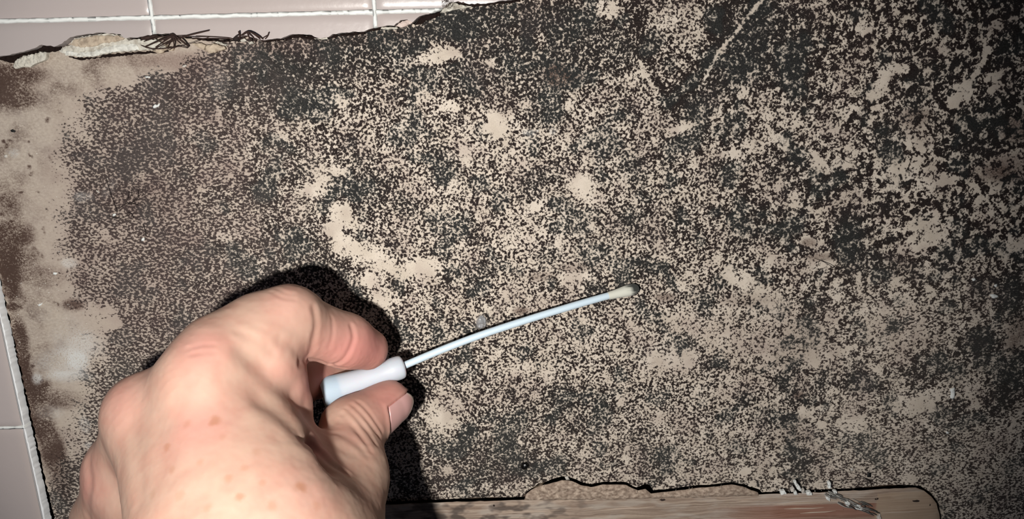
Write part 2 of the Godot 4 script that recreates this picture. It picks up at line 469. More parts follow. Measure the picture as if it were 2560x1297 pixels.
func wall_band(band: int) -> void:
	var half := band / 8
	var rows := TY / 8
	var y0 := (band % 8) * rows
	var out := PackedByteArray()
	out.resize(TX * rows * 3)
	var na: PackedByteArray = noise_px[half][0]
	var nb: PackedByteArray = noise_px[half][1]
	var ns: PackedByteArray = noise_px[half][2]
	var ng: PackedByteArray = noise_px[half][3]
	var nf: PackedByteArray = noise_px[half][4]
	var c1: PackedByteArray = big_px[half][0]
	var c2: PackedByteArray = big_px[half][1]
	var o := 0
	for y in range(y0, y0 + rows):
		for x in TX:
			var i := y * TX + x
			var j := i * 4
			var dens := c1[j] / 255.0 * 2.0 - 0.7
			if dens > 0.60: dens = 0.60 + (dens - 0.60) * 0.34
			var felt := c1[j + 1] / 255.0
			var purple := c1[j + 2] / 255.0
			var coarse := c1[j + 3] / 255.0
			var stain := c2[j] / 255.0
			var scrape := c2[j + 1] / 255.0
			var streak := c2[j + 2] / 255.0
			var smudge := c2[j + 3] / 255.0
			var g := ng[i] / 255.0 - 0.5
			var fine := nf[i] / 255.0 - 0.5
			var a := na[i] / 255.0 - 0.5
			a = lerpf(a, ns[i] / 255.0 - 0.5, streak)
			var wide := nb[i] / 255.0 - 0.5
			a = a * (0.86 - 0.46 * coarse) + wide * (0.34 + 0.34 * coarse) * (1.0 - 0.5 * streak)
			# the paper
			var r := 0.780 + g * 0.10 + fine * 0.07
			var gg := 0.734 + g * 0.105 + fine * 0.07
			var b := 0.680 + g * 0.11 + fine * 0.06
			if smudge > 0.0:
				var sm := smudge * (0.75 + fine * 0.7)
				r = lerpf(r, 0.50, sm * 0.75); gg = lerpf(gg, 0.42, sm * 0.75); b = lerpf(b, 0.39, sm * 0.75)
			if stain > 0.0:
				var st := clampf(stain * (0.95 + fine * 1.3 + g * 1.2 + a * 1.2), 0.0, 0.92)
				r = lerpf(r, 0.245, st); gg = lerpf(gg, 0.180, st); b = lerpf(b, 0.155, st)
			# the growth: dark where the speckle rises over what the density asks for
			var n := a + g * 0.08 + fine * (0.16 + 0.10 * streak)
			var cut := (0.5 - dens) * 0.52
			var s := smoothstep(-0.035, 0.045, n - cut)
			var solid := felt * smoothstep(-0.14, 0.02, n - cut) * 0.5
			var dark := maxf(s, solid)
			if dens < -0.2: dark *= 0.35 * smoothstep(0.28, 0.36, n)
			dark *= 1.0 - 0.18 * streak
			var k := clampf(0.5 + fine * 2.2, 0.0, 1.0)
			var dr := lerpf(0.110, 0.185, k)
			var dg := lerpf(0.085, 0.155, k)
			var db := lerpf(0.080, 0.145, k)
			dr = lerpf(dr, 0.165 + fine * 0.14, felt * 0.8); dg = lerpf(dg, 0.172 + fine * 0.14, felt * 0.8); db = lerpf(db, 0.170 + fine * 0.14, felt * 0.8)
			dr = lerpf(dr, 0.235, purple * 0.55); dg = lerpf(dg, 0.185, purple * 0.55); db = lerpf(db, 0.190, purple * 0.55)
			var tint := clampf(purple * (0.62 + g * 0.6), 0.0, 0.85)
			r = lerpf(r, 0.525, tint); gg = lerpf(gg, 0.455, tint); b = lerpf(b, 0.425, tint)
			r = lerpf(r, dr, dark); gg = lerpf(gg, dg, dark); b = lerpf(b, db, dark)
			if scrape > 0.0:
				var w := clampf(scrape * smoothstep(-0.22, 0.30, fine * 1.4 + g * 0.6 + scrape * 0.35), 0.0, 0.95)
				r = lerpf(r, 0.80, w); gg = lerpf(gg, 0.80, w); b = lerpf(b, 0.79, w)
			out[o] = clampi(int(r * 255.0), 0, 255); out[o + 1] = clampi(int(gg * 255.0), 0, 255); out[o + 2] = clampi(int(b * 255.0), 0, 255)
			o += 3
	tex_out[band] = out

func wall_textures() -> Array:
	wall_controls()
	var packs := []
	for half_of in 2:
		var bytes := PackedByteArray()
		bytes.resize(CX * CY * 4)
		for ch in 4:
			var arr: PackedFloat32Array = ctrl[half_of * 4 + ch]
			for i in CX * CY:
				var v := arr[i]
				if half_of == 0 and ch == 0: v = (v + 0.7) * 0.5
				bytes[i * 4 + ch] = clampi(int(v * 255.0), 0, 255)
		var im := Image.create_from_data(CX, CY, false, Image.FORMAT_RGBA8, bytes)
		im.resize(TX * 2, TY, Image.INTERPOLATE_BILINEAR)
		packs.append(im)
	for half in 2:
		var x0 := half * TX
		var wide := Image.create_from_data(TX * 2 / 3, TY, false, Image.FORMAT_L8, layer_noise(31, 0.145, 2, x0 * 2 / 3, TX * 2 / 3, TY, 4.0, 0.55))
		wide.resize(TX, TY, Image.INTERPOLATE_CUBIC)
		noise_px.append([layer_noise(11, 0.116, 3, x0, TX, TY, 5.0, 0.6), layer_noise(12, 0.040, 3, x0, TX, TY, 14.0, 0.55), wide.get_data(), layer_noise(13, 0.012, 3, x0), layer_noise(14, 0.22, 2, x0)])
		big_px.append([packs[0].get_region(Rect2i(x0, 0, TX, TY)).get_data(), packs[1].get_region(Rect2i(x0, 0, TX, TY)).get_data()])
	tex_out.resize(16)
	var job := WorkerThreadPool.add_group_task(wall_band, 16)
	WorkerThreadPool.wait_for_group_task_completion(job)
	var out := []
	for half in 2:
		var data := PackedByteArray()
		for k in 8: data.append_array(tex_out[half * 8 + k])
		out.append(ImageTexture.create_from_image(Image.create_from_data(TX, TY, false, Image.FORMAT_RGB8, data)))
	return out

# the line along which the tiles were broken off, left to right in the photograph
const BREAK := [-120, 150, 0, 143, 41, 137, 90, 126, 120, 112, 150, 117, 170, 109, 191, 94, 232, 86, 262, 83, 314, 86, 323, 96, 355, 94, 394, 87, 432, 85, 465, 92, 520, 96, 574, 98, 601, 93, 620, 89, 664, 101, 709, 97, 731, 88, 753, 86, 786, 89, 802, 96, 827, 94, 838, 86, 873, 82, 914, 79, 925, 74, 950, 70, 962, 66, 988, 65, 1005, 53, 1021, 50, 1035, 58, 1051, 42, 1078, 35, 1100, 27, 1111, 20, 1128, 8, 1147, 5, 1174, 12, 1215, 10, 1256, 4, 1300, -2, 1420, -8, 1600, -14]

func make_wallboard() -> void:
	var tex := wall_textures()
	var top := PackedVector2Array()
	for p in flats(BREAK):
		if p.x > -70.9: top.append(p + Vector2(0.0, -0.35))
	top = jagged(top, 1.1, 0.22)
	var outline := top
	outline.append(Vector2(130.0, 20.0)); outline.append(Vector2(470.0, 20.0)); outline.append(Vector2(470.0, -300.0)); outline.append(Vector2(275.0, -300.0))
	outline.append_array(jagged(flats([2356, 1330, 2354, 1290, 2347, 1258, 2328, 1232, 2300, 1213.5, 2225, 1210.5, 2150, 1218.5, 2050, 1223.5, 1960, 1227.5, 1905, 1229.5, 1897, 1223.5, 1862, 1211.5, 1832, 1204.5, 1785, 1210.5, 1745, 1211.5, 1705, 1217.5, 1648, 1223.5, 1632, 1225.5, 1624, 1211.5, 1612, 1209.5, 1590, 1218.5, 1578, 1212.5, 1568, 1204.5, 1508, 1203.5, 1480, 1210.5, 1452, 1204.5, 1432, 1194.5, 1405, 1190.5, 1378, 1198.5, 1345, 1209.5, 1322, 1223.5, 1308, 1241.5, 1195, 1243.5, 1130, 1246.5, 1060, 1249.5, 975, 1253.5, 640, 1263.5, 636, 1340]), 1.6, 0.16))
	outline.append(Vector2(56.0, -300.0)); outline.append(Vector2(-68.8, -300.0))
	outline.append_array(jagged(PackedVector2Array([Vector2(-69.2, -250.0), Vector2(-69.6, -203.0), Vector2(-70.3, -150.0), Vector2(-71.0, -93.0), Vector2(-71.2, -12.0)]), 1.3, 0.35))
	var m := ArrayMesh.new()
	var seam := WALL_X + TX * TEXEL
	for half in 2:
		var box := PackedVector2Array([Vector2(WALL_X, -310), Vector2(seam, -310), Vector2(seam, 30), Vector2(WALL_X, 30)]) if half == 0 else PackedVector2Array([Vector2(seam, -310), Vector2(475, -310), Vector2(475, 30), Vector2(seam, 30)])
		var s := Shape.new()
		for piece in Geometry2D.intersect_polygons(outline, box):
			if Geometry2D.is_polygon_clockwise(piece): piece.reverse()
			var faces := Geometry2D.triangulate_polygon(piece)
			var n: int = piece.size()
			var first := s.v.size()
			for z in [0.0, 0.0, -12.0]:
				for p in piece:
					s.v.append(Vector3(p.x, p.y, z))
					s.uv.append(Vector2((p.x - WALL_X) / TEXEL / TX - half, (WALL_TOP - p.y) / TEXEL / TY))
			for i in range(0, faces.size(), 3):
				var a: Vector2 = piece[faces[i]]
				if (piece[faces[i + 1]] - a).cross(piece[faces[i + 2]] - a) > 0.0: s.tri(first + faces[i], first + faces[i + 1], first + faces[i + 2])
				else: s.tri(first + faces[i], first + faces[i + 2], first + faces[i + 1])
			for i in n:
				var j := (i + 1) % n
				if absf(piece[i].x - seam) < 0.01 and absf(piece[j].x - seam) < 0.01: continue
				s.quad(first + 2 * n + i, first + 2 * n + j, first + n + j, first + n + i)
		m.add_surface_from_arrays(Mesh.PRIMITIVE_TRIANGLES, s.arrays())
		var w := mat(Color.WHITE, 0.92, 0.3)
		w.albedo_texture = tex[half]
		w.texture_repeat = true
		w.heightmap_enabled = true
		w.heightmap_texture = tex[half]
		w.heightmap_scale = 0.008
		m.surface_set_material(half, w)
	var o := obj("wall_back", m, null)
	tag(o, "tan paper-faced wallboard covered in black mould speckle under the broken tiles", "wall", "", "structure")

func make_cavity() -> void:
	var s := Shape.new()
	var b := BoxMesh.new()
	b.size = Vector3(1.7, 2.3, 0.03)
	var o := obj("wall_rear", b, mat(Color(0.52, 0.45, 0.38), 0.95), null, Vector3(122, 60, -55))
	tag(o, "brown board deep in the gaps behind the mouldy wallboard", "wall", "", "structure")
	# the unlit bathroom round about; its unseen doorway is added to let in dim bluish light
	for e in [["wall_front", Vector3(1700, 2300, 60), Vector3(122, 60, 1230), "plain pale wall of the dark bathroom behind the camera"], ["wall_left", Vector3(60, 2300, 640), Vector3(-758, 60, 260), "plain pale side wall of the dark bathroom, left of the tiles, ending at an open doorway added to let in dim bluish light"], ["wall_left", Vector3(60, 700, 680), Vector3(-758, 860, 920), "plain pale wall of the dark bathroom over the open doorway added to let in dim light"], ["wall_right", Vector3(60, 2300, 1300), Vector3(1002, 60, 600), "plain pale side wall of the dark bathroom, right of the wallboard"],
			["floor", Vector3(1820, 60, 1340), Vector3(122, -1120, 600), "plain pale floor of the dark bathroom"], ["ceiling", Vector3(1820, 60, 1340), Vector3(122, 1240, 600), "plain pale ceiling of the dark bathroom"]]:
		var w := BoxMesh.new()
		w.size = e[1] * MM
		var k := obj(e[0], w, mat(Color(0.86, 0.85, 0.83), 0.85), null, e[2])
		tag(k, e[3], e[0].get_slice("_", 0), "", "structure")

# ------------------------------------------------------------------ tiles
const PITCH := 74.8
func sag(d: float) -> float:   # how far the glaze has fallen, d in from the tile's edge
	if d >= 3.2: return 0.0
	var e := 1.0 - d / 3.2
	return 0.36 * e * e * e + 0.14 * e * e

func make_tiles() -> void:
	var root := thing("wall_tiled", Vector3.ZERO, "pinkish grey glazed wall tiles with white grout, broken off above and beside the wallboard", "wall", "", "structure")
	var cut := jagged(flats(BREAK), 0.9, 0.16)
	var above := cut.duplicate()
	above.append(Vector2(200, 90)); above.append(Vector2(-225, 90)); above.append(Vector2(-225, -9.4)); above.append(Vector2(cut[0].x, -9.4))
	var beside := PackedVector2Array([Vector2(-225, -9.6), Vector2(-71.9, -9.6)])
	beside.append_array(jagged(PackedVector2Array([Vector2(-71.9, -10.0), Vector2(-71.6, -150.0), Vector2(-71.0, -300.0)]), 1.1, 0.3))
	beside.append(Vector2(-71.6, -301)); beside.append(Vector2(-225, -301))
	var glaze := []
	for c in [Color(0.705, 0.660, 0.645), Color(0.695, 0.658, 0.648), Color(0.71, 0.668, 0.656)]:
		var m := mat(c, 0.31, 0.5)
		m.clearcoat_enabled = false
		var n := NoiseTexture2D.new()
		n.width = 256; n.height = 256; n.seamless = true; n.as_normal_map = true; n.bump_strength = 1.2
		var f := FastNoiseLite.new()
		f.frequency = 0.02; f.seed = 4; f.fractal_octaves = 4
		n.noise = f
		m.normal_enabled = true
		m.normal_scale = 0.3
		m.normal_texture = glaze[0].normal_texture if glaze.size() else n
		m.uv1_triplanar = true
		m.uv1_world_triplanar = true
		m.uv1_scale = Vector3.ONE * 45.0
		glaze.append(m)
	var raw := mat(Color(0.93, 0.94, 0.95), 0.8)
	var k := 0
	for spot in [[-2, 0], [-1, 0], [0, 0], [1, 0], [-2, 1], [-1, 1], [0, 1], [1, 1], [-3, 0], [-3, 1]]:
		var g := glaze[k % 3] as StandardMaterial3D
		k += 1
		var s := tile_shape(spot[0] * PITCH, (spot[1] - 1) * PITCH, above)
		if s.v.size(): obj("tile", s.mesh(), g, root)
	for row in [-1, -2, -3, -4]:
		for column in [-2, -3]:
			var s := tile_shape(column * PITCH + 2.9, row * PITCH, beside)
			obj("tile", s.mesh(), glaze[-row % 3], root)
	# grout: level and upright joints, a little uneven
	var white := mat(Color(0.90, 0.91, 0.90), 0.75)
	for y in [0.0, PITCH]: grout_line(root, Vector2(-222, y), Vector2(190, y), 0.78, above, white)
	for x in [-2, -1, 0, 1]: grout_line(root, Vector2(x * PITCH, -40), Vector2(x * PITCH, 76), 0.72, above, white)
	for row in [-1, -2, -3]: grout_line(root, Vector2(-222, row * PITCH), Vector2(-70.5, row * PITCH), 0.6, beside, white)
	grout_line(root, Vector2(-2 * PITCH + 2.9, -10), Vector2(-2 * PITCH + 2.9, -299), 0.6, beside, white)
	# what is left of the grout on the edge of the lower tiles
	var edge := PackedVector2Array()
	edge.append_array(jagged(PackedVector2Array([Vector2(-71.8, -11.0), Vector2(-71.4, -150.0), Vector2(-70.5, -300.0)]), 0.8, 0.22))
	edge.append(Vector2(-72.55, -300)); edge.append(Vector2(-72.55, -11))
	obj("grout", slab(edge, -0.5, 3.15, 0.2, 0.9, 0.2, 7).mesh(), raw, root)

func tile_shape(x0: float, y0: float, region: PackedVector2Array) -> Shape:
	var s := Shape.new()
	var g := 0.62
	var lo := Vector2(x0 + g, y0 + g)
	var hi := Vector2(x0 + PITCH - g, y0 + PITCH - g)
	var steps := [0.0, 0.25, 0.55, 0.9, 1.35, 1.9, 2.5, 3.2]
	var xs := []
	var ys := []
	for d in steps: xs.append(lo.x + d); ys.append(lo.y + d)
	for q in range(1, 6): xs.append(lerpf(lo.x + 3.2, hi.x - 3.2, q / 6.0)); ys.append(lerpf(lo.y + 3.2, hi.y - 3.2, q / 6.0))
	for q in range(7, -1, -1): xs.append(hi.x - steps[q]); ys.append(hi.y - steps[q])
	var given := PackedVector3Array()
	for i in xs.size() - 1:
		for j in ys.size() - 1:
			var cell := PackedVector2Array([Vector2(xs[i], ys[j]), Vector2(xs[i + 1], ys[j]), Vector2(xs[i + 1], ys[j + 1]), Vector2(xs[i], ys[j + 1])])
			for piece in Geometry2D.intersect_polygons(cell, region):
				if piece.size() < 3: continue
				var first := s.v.size()
				for p in piece: s.v.append(tile_point(p, lo, hi))
				var faces := Geometry2D.triangulate_polygon(piece)
				for f in range(0, faces.size(), 3):
					var a: Vector2 = piece[faces[f]]
					if (piece[faces[f + 1]] - a).cross(piece[faces[f + 2]] - a) > 0.0: s.tri(first + faces[f], first + faces[f + 1], first + faces[f + 2])
					else: s.tri(first + faces[f], first + faces[f + 2], first + faces[f + 1])
	# weld, so that the glaze shades smoothly
	var seen := {}
	var weld := Shape.new()
	var to := PackedInt32Array()
	for p in s.v:
		var key := Vector2i(int(round(p.x * 500.0)), int(round(p.y * 500.0)))
		if not seen.has(key):
			seen[key] = weld.v.size()
			weld.v.append(p)
		to.append(seen[key])
	for f in range(0, s.t.size(), 3): weld.tri(to[s.t[f]], to[s.t[f + 1]], to[s.t[f + 2]])
	# the body below
	for piece in Geometry2D.intersect_polygons(PackedVector2Array([lo, Vector2(hi.x, lo.y), hi, Vector2(lo.x, hi.y)]), region):
		if Geometry2D.is_polygon_clockwise(piece): piece.reverse()
		var n: int = piece.size()
		var first := weld.v.size()
		for p in piece: weld.v.append(Vector3(p.x, p.y, -1.0))
		for p in piece: weld.v.append(tile_point(p, lo, hi))
		for i in n: weld.quad(first + i, first + (i + 1) % n, first + n + (i + 1) % n, first + n + i)
	return weld

func tile_point(p: Vector2, lo: Vector2, hi: Vector2) -> Vector3:
	return Vector3(p.x, p.y, 3.6 - sag(minf(p.x - lo.x, hi.x - p.x)) - sag(minf(p.y - lo.y, hi.y - p.y)))

func grout_line(root: Node3D, a: Vector2, b: Vector2, half: float, region: PackedVector2Array, m: Material) -> void:
	var side := Vector2(-(b - a).y, (b - a).x).normalized() * half
	var loop := jagged(PackedVector2Array([a + side, b + side]), 2.2, 0.13)
	var other := jagged(PackedVector2Array([b - side, a - side]), 2.2, 0.13)
	loop.append_array(other)
	for piece in Geometry2D.intersect_polygons(loop, region):
		if piece.size() < 4: continue
		obj("grout", slab(piece, -0.8, 3.42, 0.10, 1.1, 0.25, 3).mesh(), m, root)

# ------------------------------------------------------------------ plank and torn strip
func wood_texture(w: int, h: int) -> ImageTexture:
	var grain := FastNoiseLite.new()
	grain.seed = 8; grain.frequency = 0.05; grain.fractal_octaves = 4
	var cloud := FastNoiseLite.new()
	cloud.seed = 18; cloud.frequency = 0.012; cloud.fractal_octaves = 4
	var spot := FastNoiseLite.new()
	spot.seed = 28; spot.frequency = 0.055; spot.fractal_octaves = 3
	var im := Image.create(w, h, false, Image.FORMAT_RGB8)
	for y in h:
		for x in w:
			var u := float(x) / w
			var v := float(y) / h
			var wave := cloud.get_noise_2d(x * 0.35, y) * 10.0
			var g := grain.get_noise_2d(x * 0.045, (y + wave) * 3.2)
			var f := grain.get_noise_2d(x * 0.12 + 300.0, (y + wave) * 9.0)
			var c := cloud.get_noise_2d(x * 0.7, y * 2.0)
			var col := Color(0.67, 0.60, 0.54).lerp(Color(0.47, 0.40, 0.35), clampf(0.4 + g * 0.8 + f * 0.35, 0.0, 1.0))
			col = col.lerp(Color(0.72, 0.70, 0.67), clampf(c * 1.0, 0.0, 0.4))
			# soot-like mould at the left, a few dark scars
			var soot := clampf(spot.get_noise_2d(x * 0.3, y * 0.5) * 2.4 + 0.15, 0.0, 1.0) * smoothstep(0.16, 0.24, u) * (1.0 - smoothstep(0.36, 0.56, u)) * 0.6
			col = col.lerp(Color(0.22, 0.19, 0.18), soot)
			# dragged white paint, and a red-brown edge of old stain
			var drag := clampf(grain.get_noise_2d(x * 0.05 + 90.0, y * 7.0) * 3.0 - 0.3, 0.0, 1.0) * smoothstep(0.66, 0.74, u) * (1.0 - smoothstep(0.80, 0.88, u)) * 0.8
			col = col.lerp(Color(0.80, 0.76, 0.74), drag)
			var red := smoothstep(0.245, 0.275, v + 0.03 * g) * (1.0 - smoothstep(0.42, 0.55, v)) * smoothstep(0.64, 0.78, u) * (1.0 - smoothstep(0.895, 0.905, u))
			col = col.lerp(Color(0.50, 0.30, 0.235), red * 0.6)
			if u > 0.9: col = col.lerp(Color(0.66, 0.57, 0.48), 0.6 * smoothstep(0.11, 0.14, v + 0.03 * c))
			im.set_pixel(x, y, col)
	return ImageTexture.create_from_image(im)

func make_plank() -> void:
	var edge := flats([640, 1276, 800, 1270, 975, 1263, 1130, 1257, 1310, 1252, 1500, 1247, 1700, 1241, 1900, 1238, 2050, 1233, 2150, 1228, 2240, 1223, 2292, 1221, 2312, 1229, 2330, 1243, 2343, 1260, 2350, 1285, 2352, 1320], 3.0)
	var outline := jagged(edge, 2.2, 0.14)
	outline.append(Vector2(edge[edge.size() - 1].x, -236.0)); outline.append(Vector2(edge[0].x, -236.0))
	var box := Rect2(outline[0], Vector2.ZERO)
	for p in outline: box = box.expand(p)
	var s := slab(outline, 2.2, 3.0, 0.25, 2.4, 0.8, 5)
	for p in s.v: s.uv.append(Vector2((p.x - box.position.x) / box.size.x, (-186.0 - p.y) / 30.0))
	var m := mat(Color.WHITE, 0.78, 0.4)
	m.albedo_texture = wood_texture(1536, 192)
	m.heightmap_enabled = true
	m.heightmap_texture = m.albedo_texture
	m.heightmap_scale = 0.03
	var base := Vector3(box.get_center().x, box.position.y, 0)
	var o := thing("wooden_plank", base, "long weathered brown plank with a rounded right end along the bottom of the wallboard", "plank")
	obj("board", s.mesh(base), m, o)
	var under := PackedVector2Array()
	for p in edge: under.append(p + Vector2(-1.4, -6.5))
	under.append(Vector2(under[under.size() - 1].x, -236.0)); under.append(Vector2(under[0].x, -236.0))
	obj("board_back", slab(under, -12.0, 2.3, 0.0, 6.0, 0.01, 6).mesh(base), mat(Color(0.50, 0.42, 0.36), 0.9), o)
	# scars and knots sunk into its face
	var dark := mat(Color(0.16, 0.11, 0.09), 0.9)
	for e in [[1655, 1250, 9, 3.2], [2192, 1247, 6, 3.4], [2290, 1252, 12, 4.0], [2140, 1268, 4, 3], [2110, 1272, 3, 2.4], [2325, 1262, 3, 4.5], [1235, 1264, 3, 2.5]]:
		var c := flat(e[0], e[1], 3.0)
		var ring := PackedVector2Array()
		for k in 14: ring.append(c + Vector2(cos(TAU * k / 14.0) * e[2], sin(TAU * k / 14.0) * e[3]) * 0.15 * rng.randf_range(0.75, 1.2))
		obj("scar", slab(ring, 2.4, 3.22, 0.1, 0.6, 0.25, 40 + int(e[0])).mesh(base), dark, o)
	# long splinters that stand up from the grain
	var split := mat(Color(0.70, 0.63, 0.57), 0.8)
	for e in [[1930, 1262, 2080, 1254], [1960, 1272, 2060, 1268], [1840, 1254, 1900, 1251], [2000, 1283, 2090, 1276], [1500, 1275, 1640, 1266], [1250, 1282, 1400, 1275], [2200, 1282, 2300, 1276]]:
		var a := at(e[0], e[1], 3.1)
		var b := at(e[2], e[3], 3.1)
		var st := Shape.new()
		tube(st, PackedVector3Array([a, a.lerp(b, 0.3) + Vector3(0, 0.1, 0.1), a.lerp(b, 0.7) + Vector3(0, -0.1, 0.12), b]), [0.05, 0.3, 0.26, 0.04], 6)
		obj("splinter", st.mesh(base), split, o)

func fibre_board_material() -> StandardMaterial3D:
	var n := NoiseTexture2D.new()
	n.width = 512; n.height = 512; n.seamless = true
	var f := FastNoiseLite.new()
	f.frequency = 0.03; f.seed = 61; f.fractal_octaves = 5
	n.noise = f
	var g := Gradient.new()
	g.set_color(0, Color(0.45, 0.385, 0.34)); g.set_color(1, Color(0.76, 0.69, 0.625))
	g.set_offset(0, 0.15); g.set_offset(1, 0.85)
	n.color_ramp = g
	var m := mat(Color.WHITE, 0.95, 0.2)
	m.albedo_texture = n
	m.uv1_triplanar = true
	m.uv1_world_triplanar = true
	m.uv1_scale = Vector3(26, 40, 26)
	return m

func make_torn_strip() -> void:
	var outline := flats([1311, 1251, 1316, 1236, 1328, 1226, 1350, 1217, 1382, 1209, 1405, 1202, 1430, 1204, 1452, 1214, 1478, 1220, 1508, 1213, 1566, 1214, 1580, 1222, 1596, 1228, 1614, 1224, 1628, 1236, 1650, 1233, 1705, 1227, 1748, 1221, 1785, 1219, 1830, 1213, 1860, 1219, 1880, 1227, 1896, 1232, 1898, 1240, 1800, 1243, 1700, 1246, 1600, 1249, 1460, 1251], 3.0)
	var s := slab(jagged(outline, 1.4, 0.10, true), 2.3, 3.3, 0.5, 0.9, 0.7, 15)
	var base := centre(outline)
	var o := thing("torn_wallboard_strip", base, "torn strip of brown fibrous wallboard paper lying along the top of the plank", "wallboard")
	obj("board_core", s.mesh(base), fibre_board_material(), o)
	# torn fibres at its face
	var fm := mat(Color(0.78, 0.72, 0.66), 0.9)
	var st := Shape.new()
	for k in 150:
		var x := rng.randf_range(1330, 1890)
		var p := Vector2(x, rng.randf_range(1210, 1248))
		var q := flat(p.x, p.y, 3.4)
		if not Geometry2D.is_point_in_polygon(q, outline): continue
		var a := Vector3(q.x, q.y, 3.2)
		var d := Vector3(rng.randf_range(-0.6, 0.6), rng.randf_range(0.6, 2.0), rng.randf_range(0.1, 0.5))
		tube(st, PackedVector3Array([a, a + d * 0.5 + Vector3(0, 0, 0.15), a + d]), [0.07, 0.06, 0.03], 4, false)
	var f := obj("torn_fibres", st.mesh(base), fm, o)
	f.set_meta("kind", "stuff")

# ------------------------------------------------------------------ plaster and fibres along the break
func plaster_material(c0: Color, c1: Color) -> StandardMaterial3D:
	var n := NoiseTexture2D.new()
	n.width = 256; n.height = 256; n.seamless = true
	var f := FastNoiseLite.new()
	f.frequency = 0.025; f.seed = 71; f.fractal_octaves = 5
	n.noise = f
	var g := Gradient.new()
	g.set_color(0, c0); g.set_color(1, c1)
	g.add_point(0.45, c1.lerp(c0, 0.25))
	n.color_ramp = g
	var m := mat(Color.WHITE, 0.95, 0.2)
	m.albedo_texture = n
	m.uv1_triplanar = true
	m.uv1_world_triplanar = true
	m.uv1_scale = Vector3.ONE * 40.0
	return m

func chunk(called: String, pts: Array, z0: float, z1: float, m: Material, label: String, category: String, group := "", rough := 0.6, seed_ := 1, parent: Node3D = null, cell := 0.55) -> Node3D:
	var outline := jagged(flats(pts, z1 * 0.5), 0.6, 0.2, true)
	var base := centre(outline)
	var s := slab(outline, z0, z1, rough, cell, 0.3, seed_, Vector2.ZERO, 0.75)
	if rough > 0.25: s.split()
	if parent: return obj(called, s.mesh(parent.position / MM), m, parent)
	var o := obj(called, s.mesh(base), m, null, base)
	tag(o, label, category, group)
	return o

